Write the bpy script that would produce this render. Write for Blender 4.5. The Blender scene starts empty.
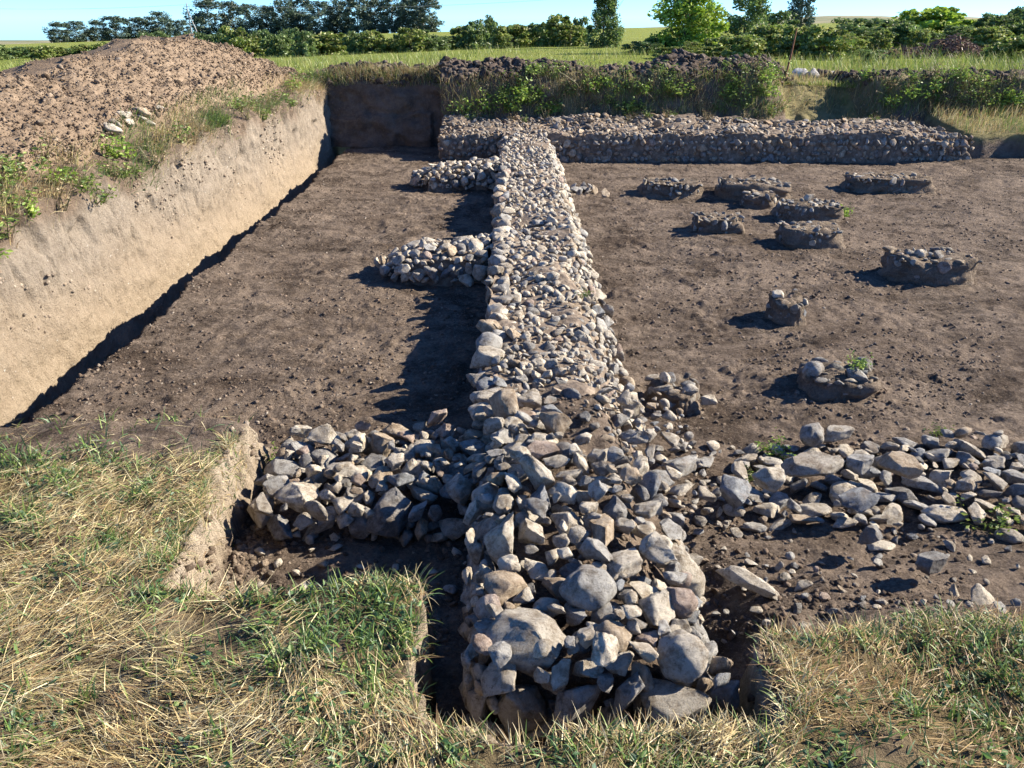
import bpy, bmesh, math, random
import numpy as np
from mathutils import Vector, Euler

random.seed(7)
RNG = np.random.default_rng(11)
scene = bpy.context.scene
COL = scene.collection
CAM_H = 2.1

# ------------------------------------------------------------------ noise
def _h(ix, iy, iz, seed):
    n = (ix.astype(np.int64) * 374761393 + iy.astype(np.int64) * 668265263 + iz.astype(np.int64) * 2147483647 + seed * 1274126177) & 0xFFFFFFFF
    n = ((n ^ (n >> 13)) * 1274126177) & 0xFFFFFFFF
    n = ((n ^ (n >> 15)) * 2246822519) & 0xFFFFFFFF
    return ((n ^ (n >> 16)) & 0xFFFFFF) / float(0xFFFFFF)

def vnoise(x, y, z=None, seed=0):
    x = np.asarray(x, float); y = np.asarray(y, float)
    z = np.zeros_like(x) if z is None else np.asarray(z, float)
    x, y, z = np.broadcast_arrays(x, y, z)
    ix = np.floor(x); iy = np.floor(y); iz = np.floor(z)
    fx = x - ix; fy = y - iy; fz = z - iz
    ux = fx * fx * (3 - 2 * fx); uy = fy * fy * (3 - 2 * fy); uz = fz * fz * (3 - 2 * fz)
    r = 0
    for dx in (0, 1):
        for dy in (0, 1):
            for dz in (0, 1):
                w = (ux if dx else 1 - ux) * (uy if dy else 1 - uy) * (uz if dz else 1 - uz)
                r = r + w * _h(ix + dx, iy + dy, iz + dz, seed)
    return r * 2 - 1

def fbm(x, y, z=None, seed=0, octv=4, gain=.5):
    x = np.asarray(x, float); y = np.asarray(y, float)
    a, f, s = 1., 1., 0.
    for k in range(octv):
        s = s + a * vnoise(x * f, y * f, None if z is None else np.asarray(z) * f, seed + k * 17)
        a *= gain; f *= 2.03
    return s

def smooth(e0, e1, x):
    t = np.clip((np.asarray(x, float) - e0) / (e1 - e0), 0, 1)
    return t * t * (3 - 2 * t)

# ------------------------------------------------------------------ objects
def tag(o, label=None, cat=None, group=None, kind=None):
    if label: o['label'] = label
    if cat: o['category'] = cat
    if group: o['group'] = group
    if kind: o['kind'] = kind
    return o

def make_mesh(name, V, F, mat=None, smooth_shade=True, attrs=None, mats=None, mat_idx=None):
    """V (n,3), F (m,k) equal-size faces or a list of such arrays."""
    me = bpy.data.meshes.new(name)
    V = np.ascontiguousarray(V, dtype=np.float32)
    Fs = F if isinstance(F, list) else [F]
    Fs = [np.asarray(f, dtype=np.int32) for f in Fs if len(f)]
    loops = np.concatenate([f.ravel() for f in Fs]) if Fs else np.zeros(0, np.int32)
    cnt = np.concatenate([np.full(len(f), f.shape[1], np.int32) for f in Fs]) if Fs else np.zeros(0, np.int32)
    start = np.concatenate([[0], np.cumsum(cnt)[:-1]]).astype(np.int32)
    me.vertices.add(len(V)); me.vertices.foreach_set('co', V.ravel())
    me.loops.add(len(loops)); me.loops.foreach_set('vertex_index', loops)
    me.polygons.add(len(cnt)); me.polygons.foreach_set('loop_start', start)
    me.polygons.foreach_set('use_smooth', np.full(len(cnt), smooth_shade, bool))
    if mats:
        for m in mats: me.materials.append(m)
        if mat_idx is not None: me.polygons.foreach_set('material_index', np.asarray(mat_idx, np.int32))
    elif mat: me.materials.append(mat)
    me.update(calc_edges=True)
    for k, a in (attrs or {}).items():
        a = np.asarray(a, np.float32)
        if a.ndim == 1:
            at = me.attributes.new(k, 'FLOAT', 'POINT'); at.data.foreach_set('value', a)
        else:
            at = me.attributes.new(k, 'FLOAT_COLOR', 'POINT')
            if a.shape[1] == 3: a = np.concatenate([a, np.ones((len(a), 1), np.float32)], 1)
            at.data.foreach_set('color', a.ravel())
    return me

def link(name, me, loc=(0, 0, 0), rot=(0, 0, 0), scale=(1, 1, 1), parent=None):
    o = bpy.data.objects.new(name, me); COL.objects.link(o)
    o.location = loc; o.rotation_euler = rot; o.scale = scale
    if parent: o.parent = parent
    return o

def empty(name, loc):
    o = bpy.data.objects.new(name, None); COL.objects.link(o); o.location = loc
    o.empty_display_size = .1
    return o

def grid_faces(nu, nv):
    i = np.arange(nu - 1)[:, None]; j = np.arange(nv - 1)[None]
    a = i * nv + j
    return np.stack([a, a + nv, a + nv + 1, a + 1], -1).reshape(-1, 4)

def rotm(e):
    return np.array(Euler(e).to_matrix())

class MB:
    def __init__(s): s.V = []; s.F3 = []; s.F4 = []; s.C = []; s.n = 0
    def add(s, V, F, c=None):
        F = np.asarray(F)
        (s.F3 if F.shape[1] == 3 else s.F4).append(F + s.n)
        s.V.append(np.asarray(V, float)); s.n += len(V)
        if c is not None:
            c = np.asarray(c, float)
            s.C.append(np.tile(c, (len(V), 1)) if c.ndim == 1 else c)
    def mesh(s, name, mat, smooth_shade=True):
        Fs = []
        if s.F3: Fs.append(np.concatenate(s.F3))
        if s.F4: Fs.append(np.concatenate(s.F4))
        at = {'tone': np.concatenate(s.C)} if s.C else None
        return make_mesh(name, np.concatenate(s.V), Fs, mat, smooth_shade, at)

def tube(mb, pts, rad, sides=7, c=None):
    pts = np.asarray(pts, float); n = len(pts)
    rad = np.broadcast_to(rad, (n,))
    V = []
    for i in range(n):
        d = pts[min(i + 1, n - 1)] - pts[max(i - 1, 0)]
        d = d / (np.linalg.norm(d) + 1e-9)
        a = np.cross(d, [.31, .95, .05] if abs(d[2]) > .8 else [0, 0, 1]); a /= np.linalg.norm(a) + 1e-9
        b = np.cross(d, a)
        t = np.arange(sides) * 2 * math.pi / sides
        V.append(pts[i] + rad[i] * (np.cos(t)[:, None] * a + np.sin(t)[:, None] * b))
    V = np.concatenate(V)
    F = []
    for i in range(n - 1):
        for k in range(sides):
            k2 = (k + 1) % sides
            F.append([i * sides + k, i * sides + k2, (i + 1) * sides + k2, (i + 1) * sides + k])
    mb.add(V, np.array(F), c)

# ------------------------------------------------------------------ materials
class NT:
    def __init__(s, name):
        s.m = bpy.data.materials.new(name); s.m.use_nodes = True
        s.t = s.m.node_tree; s.t.nodes.clear()
        s.out = s.n('ShaderNodeOutputMaterial')
    def n(s, typ, **kw):
        nd = s.t.nodes.new(typ)
        for k, v in kw.items(): setattr(nd, k, v)
        return nd
    def l(s, a, b): s.t.links.new(a, b)
    def noise(s, scale, detail=6, rough=.6, vec=None, dist=0.):
        nd = s.n('ShaderNodeTexNoise'); nd.inputs['Scale'].default_value = scale
        nd.inputs['Detail'].default_value = detail; nd.inputs['Roughness'].default_value = rough
        nd.inputs['Distortion'].default_value = dist
        if vec is not None: s.l(vec, nd.inputs['Vector'])
        return nd.outputs['Fac']
    def ramp(s, fac, stops):
        nd = s.n('ShaderNodeValToRGB'); e = nd.color_ramp.elements
        while len(e) < len(stops): e.new(.5)
        for q, (p, c) in zip(e, stops):
            q.position = p; q.color = (*c, 1) if len(c) == 3 else c
        s.l(fac, nd.inputs['Fac']); return nd.outputs['Color']
    def mix(s, fac, a, b, mode='MIX'):
        nd = s.n('ShaderNodeMix', data_type='RGBA', blend_type=mode)
        for sock, v in ((nd.inputs['Factor'], fac), (nd.inputs['A'], a), (nd.inputs['B'], b)):
            if isinstance(v, (int, float)): sock.default_value = v
            elif isinstance(v, tuple): sock.default_value = (*v, 1)
            else: s.l(v, sock)
        return nd.outputs['Result']
    def math(s, op, a, b=None):
        nd = s.n('ShaderNodeMath', operation=op)
        for sock, v in ((nd.inputs[0], a), (nd.inputs[1], b)):
            if v is None: continue
            if isinstance(v, (int, float)): sock.default_value = v
            else: s.l(v, sock)
        return nd.outputs[0]
    def attr(s, name):
        return s.n('ShaderNodeAttribute', attribute_name=name)
    def obj_coord(s, scale=(1, 1, 1)):
        tc = s.n('ShaderNodeTexCoord'); mp = s.n('ShaderNodeMapping')
        mp.inputs['Scale'].default_value = scale
        s.l(tc.outputs['Object'], mp.inputs['Vector']); return mp.outputs['Vector']
    def bump(s, h, strength, dist, prev=None):
        nd = s.n('ShaderNodeBump'); nd.inputs['Strength'].default_value = strength
        nd.inputs['Distance'].default_value = dist; s.l(h, nd.inputs['Height'])
        if prev is not None: s.l(prev, nd.inputs['Normal'])
        return nd.outputs['Normal']
    def principled(s, color, rough=.9, normal=None, spec=.2):
        b = s.n('ShaderNodeBsdfPrincipled')
        if isinstance(color, tuple): b.inputs['Base Color'].default_value = (*color, 1)
        else: s.l(color, b.inputs['Base Color'])
        b.inputs['Roughness'].default_value = rough
        b.inputs['Specular IOR Level'].default_value = spec
        if normal is not None: s.l(normal, b.inputs['Normal'])
        s.l(b.outputs[0], s.out.inputs['Surface']); return b

def soil_material():
    t = NT('soil'); v = t.obj_coord()
    big = t.noise(.9, 5, .65, v); mid = t.noise(5., 6, .7, v); fine = t.noise(46., 5, .75, v)
    patch = t.noise(1.9, 8, .75, t.obj_coord((1., 1.7, 1.)), 1.2)
    dark = t.ramp(mid, [(.34, (.042, .032, .025)), (.50, (.122, .093, .071)), (.66, (.26, .203, .157))])
    dry = t.ramp(fine, [(.36, (.08, .06, .046)), (.5, (.19, .146, .112)), (.64, (.37, .295, .23))])
    c = t.mix(t.ramp(patch, [(.36, (0, 0, 0)), (.62, (1, 1, 1))]), dark, dry)
    stain = t.noise(1.35, 9, .78, t.obj_coord((1., 1.35, 1.)), .6)
    c = t.mix(t.ramp(stain, [(.40, (.95, .95, .95)), (.50, (0, 0, 0))]), c, t.mix(1., c, (.36, .33, .31), 'MULTIPLY'))
    c = t.mix(t.ramp(stain, [(.51, (0, 0, 0)), (.62, (.6, .6, .6))]), c, (.33, .255, .19))
    # straw litter and pale grit lying in the soil
    c = t.mix(t.ramp(t.noise(70., 2, .5, t.obj_coord((1., 2.4, 1.)), 1.2), [(.62, (0, 0, 0)), (.69, (1, 1, 1))]), c, (.36, .29, .21))
    c = t.mix(t.ramp(big, [(.35, (.0, .0, .0)), (.7, (.45, .45, .45))]), c, (.17, .125, .092))
    clay = t.ramp(t.noise(9., 6, .7, t.obj_coord((1, 1, .6))), [(.3, (.30, .235, .165)), (.55, (.44, .36, .265)), (.75, (.52, .44, .34))])
    c = t.mix(t.attr('clay').outputs['Fac'], c, clay)
    thatch = t.ramp(t.noise(28., 4, .7, v), [(.3, (.09, .066, .036)), (.7, (.26, .205, .11))])
    c = t.mix(t.attr('turf').outputs['Fac'], c, thatch)
    nrm = t.bump(fine, 1., .035); nrm = t.bump(mid, .7, .08, nrm); nrm = t.bump(t.noise(15., 6, .75, v), .9, .05, nrm)
    nrm = t.bump(t.noise(150., 3, .7, v), .7, .006, nrm)
    t.principled(c, .97, nrm, .1); return t.m

def face_material():
    """the cut subsoil of the trench sides"""
    t = NT('cut_subsoil'); v = t.obj_coord(); sv = t.obj_coord((1, 1, .5))
    streak = t.noise(20., 8, .78, sv); fine = t.noise(55., 5, .7, v); big = t.noise(1.6, 4, .6, v)
    clay = t.ramp(streak, [(.30, (.14, .113, .086)), (.48, (.275, .228, .175)), (.70, (.375, .32, .25))])
    clay = t.mix(t.ramp(big, [(.4, (0, 0, 0)), (.65, (.75, .75, .75))]), clay, (.27, .225, .175))
    clay = t.mix(t.ramp(t.noise(4.5, 8, .8, v), [(.5, (0, 0, 0)), (.66, (.8, .8, .8))]), clay, (.21, .17, .13))
    z = t.attr('clay').outputs['Fac']        # 1 orange clay at the foot, 0 grey topsoil above
    clay = t.mix(t.math('MULTIPLY', z, .4), clay, (.37, .28, .18))
    c = t.mix(t.ramp(fine, [(.58, (0, 0, 0)), (.70, (.9, .9, .9))]), clay, (.15, .11, .08))
    c = t.mix(t.ramp(t.noise(26., 3, .5, v), [(.70, (0, 0, 0)), (.74, (1, 1, 1))]), c, (.50, .46, .40))
    top = t.ramp(t.noise(7., 6, .7, v), [(.3, (.085, .064, .047)), (.55, (.19, .14, .10)), (.75, (.29, .22, .165))])
    c = t.mix(t.attr('turf').outputs['Fac'], c, top)
    nrm = t.bump(streak, .5, .03); nrm = t.bump(fine, 1., .022, nrm); nrm = t.bump(t.noise(24., 6, .75, v), .8, .03, nrm)
    t.principled(c, .97, nrm, .1); return t.m

def heap_material():
    t = NT('spoil_soil'); v = t.obj_coord()
    mid = t.noise(6., 7, .75, v); fine = t.noise(40., 5, .7, v)
    c = t.ramp(mid, [(.25, (.125, .089, .060)), (.5, (.225, .165, .113)), (.75, (.32, .245, .175))])
    c = t.mix(t.ramp(fine, [(.4, (0, 0, 0)), (.7, (.5, .5, .5))]), c, (.30, .228, .158))
    c = t.mix(t.ramp(t.noise(.9, 6, .7, v), [(.42, (.75, .75, .75)), (.6, (0, 0, 0))]), c, (.185, .133, .09))
    nrm = t.bump(mid, .6, .05); nrm = t.bump(fine, .8, .02, nrm)
    t.principled(c, .97, nrm, .1); return t.m

def dark_bank_material():
    t = NT('dark_topsoil'); v = t.obj_coord()
    mid = t.noise(5., 7, .75, v); fine = t.noise(34., 5, .7, v)
    c = t.ramp(mid, [(.25, (.06, .045, .036)), (.5, (.125, .095, .075)), (.75, (.205, .165, .13))])
    c = t.mix(t.ramp(fine, [(.55, (0, 0, 0)), (.75, (.7, .7, .7))]), c, (.24, .19, .14))
    c = t.mix(t.attr('turf').outputs['Fac'], c, t.ramp(mid, [(.3, (.12, .11, .04)), (.7, (.27, .23, .11))]))
    nrm = t.bump(mid, .8, .06); nrm = t.bump(fine, .8, .02, nrm)
    t.principled(c, .97, nrm, .1); return t.m

def stone_material(name, source):
    t = NT(name); v = t.obj_coord() if source == 'attr' else None
    if v is None:
        # every stone its own piece of the pattern
        geo = t.n('ShaderNodeNewGeometry'); v = geo.outputs['Position']
        base = t.n('ShaderNodeObjectInfo').outputs['Color']
    else:
        base = t.attr('tone').outputs['Color']
    mot = t.noise(19., 8, .78, v); fine = t.noise(95., 5, .8, v); dirt = t.noise(7., 6, .7, v)
    c = t.mix(t.ramp(mot, [(.38, (.9, .9, .9)), (.53, (0, 0, 0))]), base, t.mix(1., base, (.42, .37, .32), 'MULTIPLY'))
    c = t.mix(t.ramp(mot, [(.54, (0, 0, 0)), (.66, (.8, .8, .8))]), c, t.mix(.6, base, (.60, .555, .47)))
    c = t.mix(t.ramp(fine, [(.56, (0, 0, 0)), (.68, (.7, .7, .7))]), c, (.085, .070, .056))
    c = t.mix(t.ramp(dirt, [(.52, (0, 0, 0)), (.70, (.75, .75, .75))]), c, (.21, .160, .118))
    nrm = t.bump(mot, .9, .035); nrm = t.bump(fine, .8, .008, nrm)
    t.principled(c, .95, nrm, .1); return t.m

def leaf_material(name, transl=.35, rough=.6):
    t = NT(name); a = t.attr('tone').outputs['Color']
    d = t.n('ShaderNodeBsdfDiffuse'); tr = t.n('ShaderNodeBsdfTranslucent')
    g = t.n('ShaderNodeBsdfGlossy'); g.inputs['Roughness'].default_value = .5
    g.inputs['Color'].default_value = (1, 1, 1, 1)
    t.l(a, d.inputs['Color']); t.l(a, tr.inputs['Color'])
    m = t.n('ShaderNodeMixShader'); m.inputs[0].default_value = transl
    t.l(d.outputs[0], m.inputs[1]); t.l(tr.outputs[0], m.inputs[2])
    m2 = t.n('ShaderNodeMixShader'); m2.inputs[0].default_value = .03
    t.l(m.outputs[0], m2.inputs[1]); t.l(g.outputs[0], m2.inputs[2])
    t.l(m2.outputs[0], t.out.inputs['Surface']); return t.m

def plain_material(name, stops, scale=8., rough=.85, bump=.4, dist=.02):
    t = NT(name); v = t.obj_coord(); n = t.noise(scale, 6, .65, v)
    t.principled(t.ramp(n, stops), rough, t.bump(n, bump, dist)); return t.m

def field_material():
    t = NT('meadow'); v = t.obj_coord()
    a = t.noise(.35, 6, .65, v); b = t.noise(6., 6, .75, v)
    c = t.ramp(b, [(.3, (.10, .14, .022)), (.5, (.18, .22, .04)), (.72, (.28, .28, .075))])
    c = t.mix(t.ramp(a, [(.4, (0, 0, 0)), (.65, (.6, .6, .6))]), c, (.22, .215, .075))
    t.principled(c, .95, t.bump(b, 1., .12), .05); return t.m

M = dict(soil=soil_material(), face=face_material(), heap=heap_material(), bank=dark_bank_material(),
         stone=stone_material('loose_stone', 'obj'), set_stone=stone_material('wall_stone', 'attr'),
         leaf=leaf_material('leaf'), grass=leaf_material('grass_blade', .3), field=field_material(),
         far_leaf=leaf_material('far_leaf', .15),
         mortar=plain_material('earth_mortar', [(.3, (.085, .064, .048)), (.5, (.165, .128, .096)), (.7, (.30, .24, .18))], 14., .97, .9, .03),
         bark=plain_material('bark', [(.3, (.07, .055, .042)), (.7, (.19, .155, .12))], 20., .9, .7, .02),
         pale_bark=plain_material('pale_bark', [(.3, (.20, .18, .15)), (.7, (.38, .35, .30))], 3., .9, .4, .02),
         rust=plain_material('rusty_iron', [(.3, (.10, .045, .025)), (.7, (.26, .12, .06))], 30., .85, .5, .004),
         concrete=plain_material('weathered_concrete', [(.3, (.26, .25, .24)), (.7, (.40, .39, .37))], 6.),
         wire=plain_material('cable', [(.3, (.30, .30, .30)), (.7, (.36, .36, .36))], 1.),
         hill=plain_material('far_fields', [(.35, (.10, .13, .06)), (.5, (.20, .19, .10)), (.65, (.30, .27, .17))], .004, .95, 0., .1))

# ------------------------------------------------------------------ terrain heights
def bed_z(x, y):
    """earth bed under the loose rubble"""
    w = .05
    def box(x0, x1, y0, y1, wx0=w, wx1=w, wy0=w, wy1=w):
        return smooth(x0 - wx0, x0 + wx0, x) * (1 - smooth(x1 - wx1, x1 + wx1, x)) * smooth(y0 - wy0, y0 + wy0, y) * (1 - smooth(y1 - wy1, y1 + wy1, y))
    main = box(-.04, .56, 1.84, 3.9, .05, .16, .05, .2) * (.29 + .05 * smooth(2.8, 3.2, y) * smooth(.1, .25, x))
    arm = box(-1.12, -.1, 3.0, 3.52, .08, .05, .08, .1) * .10
    return np.maximum(main, arm)

def turf_mask(x, y):
    n1 = .05 * fbm(y * 2.2, x * .3, seed=3, octv=3); n2 = .05 * fbm(x * 2.6, y * .4, seed=5, octv=3)
    xe = -1.23 + .09 * (1 - smooth(2.2, 3.2, y)) + n1
    ye = 3.75 + .12 * np.clip((-x - 1.2) / 1.8, 0, 1)
    left = (1 - smooth(xe - .025, xe + .02, x)) * (1 - smooth(3.30 + n2, ye, y))
    edge = np.where(x < -.24, 2.16, np.where(x < .72, 1.58, 2.0)) + n2
    e = 2.16 + (1.58 - 2.16) * smooth(-.27 + n1, -.19 + n1, x)
    e = e + (2.0 - 1.58) * smooth(.74 + n1, .82 + n1, x) + n2
    wdt = .04 + .45 * smooth(.85, 1.3, x)
    front = 1 - smooth(e - .03, e + wdt, y)
    return np.clip(np.maximum(left, front), 0, 1)

def ground_z(x, y):
    x = np.asarray(x, float); y = np.asarray(y, float)
    wq = fbm(x * 2.3, y * 2.9, seed=27, octv=2); wq2 = fbm(x * 2.7 + 7, y * 2.2, seed=28, octv=2)
    z = .03 * fbm(x * .9, y * .9, seed=21, octv=3) + .011 * fbm(x * 3.1 + y * 1.2, y * 4.3 - x * .8, seed=22, octv=4) + .010 * fbm(x * 8 + 1.6 * wq, y * 8.5 + 1.6 * wq2, seed=26, octv=4, gain=.6) + .0045 * fbm(x * 15 + y * 4, y * 16 - x * 5, seed=23, octv=3, gain=.7) + .03 * np.maximum(0, fbm(x * 7 + 3, y * 8.3 + x, seed=24, octv=3) - .62) - .02 * np.maximum(0, fbm(x * 4.3 + y, y * 3.7, seed=25, octv=3) - .7)
    # right-hand soil rises gently to the turf
    z = z + .12 * smooth(.7, 1.0, x) * (1 - smooth(2.3, 3.2, y))
    t = turf_mask(x, y)
    tz = .37 + .03 * fbm(x * 2, y * 2, seed=31, octv=3) + .018 * fbm(x * 9, y * 9, seed=32, octv=2) - .06 * smooth(.8, 1.3, x)
    z = z * (1 - t) + tz * t
    # narrow deeper slot along the left trench side
    en = .05 * fbm(y * 1.6, y * 0, seed=41, octv=4) + .012 * fbm(y * 9, y * 0, seed=42, octv=3)
    se = np.interp(y, [4.5, 14.9], [-2.76, -2.90])
    slot = (1 - smooth(se - .03 + en, se + .03 + en, x)) * smooth(3.78, 3.86, y + .04 * wq)
    z = z - .62 * slot
    b = bed_z(x, y)
    return np.where(b > .02, np.maximum(z, b + .02 * fbm(x * 8, y * 8, seed=44, octv=3)), z)

def lines(segs):
    out = []
    for a, b, s in segs: out.append(np.arange(a, b, s))
    out.append([segs[-1][1]]); return np.concatenate(out)

xl = lines([(-8, -3.7, .12), (-3.7, -3.0, .05), (-3.0, -2.6, .014), (-2.6, -1.4, .022), (-1.4, -1.1, .010), (-1.1, -.3, .016), (-.3, -.1, .010), (-.1, .66, .02), (.66, .84, .012), (.84, 3.4, .02), (3.4, 8, .035), (8, 15, .12)])
yl = lines([(-3, .9, .12), (.9, 2.3, .014), (2.3, 5, .018), (5, 9, .026), (9, 15.3, .04)])
X, Y = np.meshgrid(xl, yl, indexing='ij')
Z = ground_z(X, Y)
gx = np.gradient(Z, xl, axis=0); gy = np.gradient(Z, yl, axis=1)
steep = smooth(.9, 2.2, np.hypot(gx, gy))
T = turf_mask(X, Y)
clay = steep * smooth(.03, .12, Z + .0) * (bed_z(X, Y) < .01) * smooth(.02, .3, T + steep * .2)
turfA = np.clip(smooth(.8, .97, T) * (1 - steep), 0, 1)
turfA *= np.where(X < -1.0, 1 - smooth(2.75, 3.1, Y), 1.)
turfA *= 1 - smooth(-.15, .25, fbm(X * 1.7, Y * 1.7, seed=61, octv=4)) * .5
# break up the cut faces
nx = -gx; ny = -gy; nl = np.sqrt(nx * nx + ny * ny + 1)
dsp = .026 * steep * fbm(X * 11, Y * 11, Z * 11, seed=71, octv=5, gain=.65)
V = np.stack([X + dsp * nx / nl, Y + dsp * ny / nl, Z + dsp / nl], -1).reshape(-1, 3)
o = link('ground', make_mesh('ground', V, grid_faces(len(xl), len(yl)), M['soil'], True, {'clay': clay.ravel(), 'turf': turfA.ravel()}))
tag(o, kind='structure')

# ---- left trench side, berm and spoil heap: one profile swept along y
ys = lines([(2.2, 4., .06), (4., 9., .024), (9., 16.5, .035)])
tt = lines([(0, 1., .018), (1., 1.6, .03), (1.6, 4.2, .035), (4.2, 8.0, .2)])
YY, TT = np.meshgrid(ys, tt, indexing='ij')
crx = np.interp(YY, [5, 10, 13, 14, 15, 16], [-5, -5, -4.55, -4.05, -3.6, -3.5])
crz = np.interp(YY, [2, 5, 8.4, 10.5, 12, 13, 14, 14.8, 15.5, 17], [1.2, 1.32, 1.50, 1.70, 1.84, 1.80, 1.46, 1.16, 1.0, .95])
edge_z = np.interp(YY, [4, 6, 8, 12, 15], [.64, .73, .82, .93, .97]) + .06 * fbm(YY * 1.3, YY * 0, seed=81, octv=6, gain=.65)
bx = np.empty_like(YY); bz = np.empty_like(YY); fo = np.interp(YY, [5, 14.9], [-.44, -.06])
m = TT <= 1                                   # the vertical cut
s = TT[m]; bx[m] = -3.13 - .06 * s; bz[m] = -.75 + s * (edge_z[m] + .75)
m = (TT > 1) & (TT <= 1.6)                    # crumbling lip
s = (TT[m] - 1) / .6; bx[m] = -3.20 - .32 * s; bz[m] = edge_z[m] + .10 * s
m = (TT > 1.6) & (TT <= 4.2)
s = (TT[m] - 1.6) / 2.6
lipz = edge_z[m] + .10
bx[m] = -3.52 + (crx[m] + 3.52) * s
bz[m] = lipz + (crz[m] - lipz) * (1 - (1 - np.clip(s, 0, 1)) ** 1.25)
m = TT > 4.2
s = (TT[m] - 4.2) / 3.8
bx[m] = crx[m] - 6. * s; bz[m] = crz[m] + (.72 - crz[m]) * smooth(0, .55, s)
vert = 1 - smooth(.95, 1.25, TT); heap = smooth(1.5, 2.0, TT)
dx = vert * (.030 * fbm(YY * 2.2, bz * 3, seed=91, octv=5) + .007 * fbm(YY * 13, bz * 10, seed=92, octv=4, gain=.7) + .016 * np.maximum(0, fbm(YY * 9, bz * 7, seed=93, octv=4) - .35))
dx = dx - vert * .032 * np.maximum(0, 1 - np.abs(fbm(YY * 6.5 + .6 * bz, bz * .8, seed=731, octv=3)) * 5) * smooth(-.1, .3, bz)
hole = smooth(.45, .7, vnoise(YY * 5., bz * 6., seed=94)) * vert * smooth(.2, .6, bz)
dx = dx - .05 * hole
dz = (1 - vert) * (.05 * fbm(YY * 2.4, bx * 2.4, seed=95, octv=4)) + heap * (.035 * np.abs(fbm(YY * 4, bx * 4, seed=96, octv=5, gain=.6)) + .02 * fbm(YY * 20, bx * 20, seed=97, octv=2))
bxx = bx + dx + fo * (1 - smooth(1.6, 2.6, TT)); bzz = bz + dz
V = np.stack([bxx, YY, bzz], -1).reshape(-1, 3)
clayA = (1 - smooth(-.1, .45, bz + .15 * fbm(YY * 1.1, bz, seed=98, octv=3))) * vert
topA = smooth(.72, .97, (bz + .10 * fbm(YY * 2, bz * 3, seed=99, octv=4)) / edge_z)
F = grid_faces(len(ys), len(tt))[:, ::-1]
ctt = TT.ravel()[F[:, 0]]
midx = (ctt > 1.75).astype(int)
o = link('trench_bank', make_mesh('trench_bank', V, F[midx == 0], M['face'], True, {'clay': clayA.ravel(), 'turf': topA.ravel()}))
tag(o, kind='structure')
hz = np.interp
heap_me = make_mesh('spoil_heap', V, F[midx == 1], M['heap'], True)
heap_o = link('spoil_heap', heap_me)
tag(heap_o, 'long heap of crumbly reddish brown dug soil above the left trench side', 'spoil heap')
LB = dict(ys=ys, tt=tt, V=V.reshape(len(ys), len(tt), 3))

def left_bank_point(y, t):
    i = int(np.clip(np.searchsorted(ys, y), 0, len(ys) - 1)); j = int(np.clip(np.searchsorted(tt, t), 0, len(tt) - 1))
    return LB['V'][i, j]

# ---- back bank: plan path, swept upward and backward
pth = np.array([(-3.6, 14.9), (-1.34, 14.9), (-1.26, 14.86), (-1.2, 14.28), (-1.1, 14.2), (5.3, 14.4), (5.9, 14.6), (6.3, 14.8), (6.8, 14.7), (15, 14.7)])
seg = np.concatenate([[0], np.cumsum(np.linalg.norm(np.diff(pth, axis=0), axis=1))])
uu = np.arange(0, seg[-1], .035)
px_ = np.interp(uu, seg, pth[:, 0]); py_ = np.interp(uu, seg, pth[:, 1])
top = np.interp(px_, [-3.6, -1.3, -1.2, 0, 2, 4.6, 5.2, 6.2, 6.6, 9, 15], [1.02, 1.02, 1.08, 1.13, 1.14, 1.10, .98, .95, 1.02, 1.05, 1.05])
sb = np.interp(px_, [-3.6, -1.3, -1.15, 0, 4.4, 5.0, 6.2, 6.6, 15], [.06, .06, .25, .45, .5, 1.5, 1.6, .6, .6])
ridge = np.interp(px_, [-3.6, -3, -1.2, -.4, .1, 1., 1.5, 2.2, 3., 4.2, 5.0, 5.4, 6.5, 15], [.16, .26, .28, .24, .24, .22, .07, .16, .36, .34, .26, .0, .10, .12])
tv = lines([(0, 1, .03), (1, 2.2, .04), (2.2, 3, .1)])
U, TV = np.meshgrid(np.arange(len(uu)), tv, indexing='ij')
PX = px_[U]; PY = py_[U]; TP = top[U]; SB = sb[U]; RG = ridge[U]
fz = np.where(TV <= 1, TP * TV, np.where(TV <= 2.2, TP + RG * np.sin(np.clip((TV - 1) / 1.2, 0, 1) * math.pi) ** .8, TP + (.93 - TP) * (TV - 2.2) / .8))
fy = PY + np.where(TV <= 1, SB * TV, SB + (TV - 1) * 1.0)
fy = fy - .10 * (1 - smooth(.50, .55, TV + .04 * vnoise(PX * 2, PX * 0, seed=118))) * (PX < -1.4)
fa = (TV > .02)
fz = fz + fa * (.05 * fbm(PX * 3, TV * 3, seed=111, octv=4) + .05 * np.abs(fbm(PX * 7, TV * 7, seed=113, octv=3)) * smooth(.9, 1.3, TV) * (RG > .05)) * smooth(0, .3, TV)
fy = fy + (.07 * fbm(PX * 3 + 5, fz * 4, seed=112, octv=4)) * (TV < 2.2)
V = np.stack([PX, fy, fz], -1).reshape(-1, 3)
tA = smooth(.9, 1.05, TV) * (1 - smooth(.04, .1, RG)) + .8 * smooth(2.0, 2.3, TV) + ((PX > 4.9) & (PX < 6.3)) * .8 + smooth(0, .3, fbm(PX * 2, TV * 2, seed=119)) * .5
tA = np.clip(tA * ((PX > -1.2) | (TV > 1)), 0, 1)
o = link('terrain', make_mesh('terrain', V, grid_faces(len(uu), len(tv)), M['bank'], True, {'turf': tA.ravel()}))
tag(o, kind='structure')
BB = V.reshape(len(uu), len(tv), 3)
def back_bank_point(x, t):
    k = int(np.argmin(np.abs(px_ - x))); j = int(np.clip(np.searchsorted(tv, t), 0, len(tv) - 1)); return BB[k, j]

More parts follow.
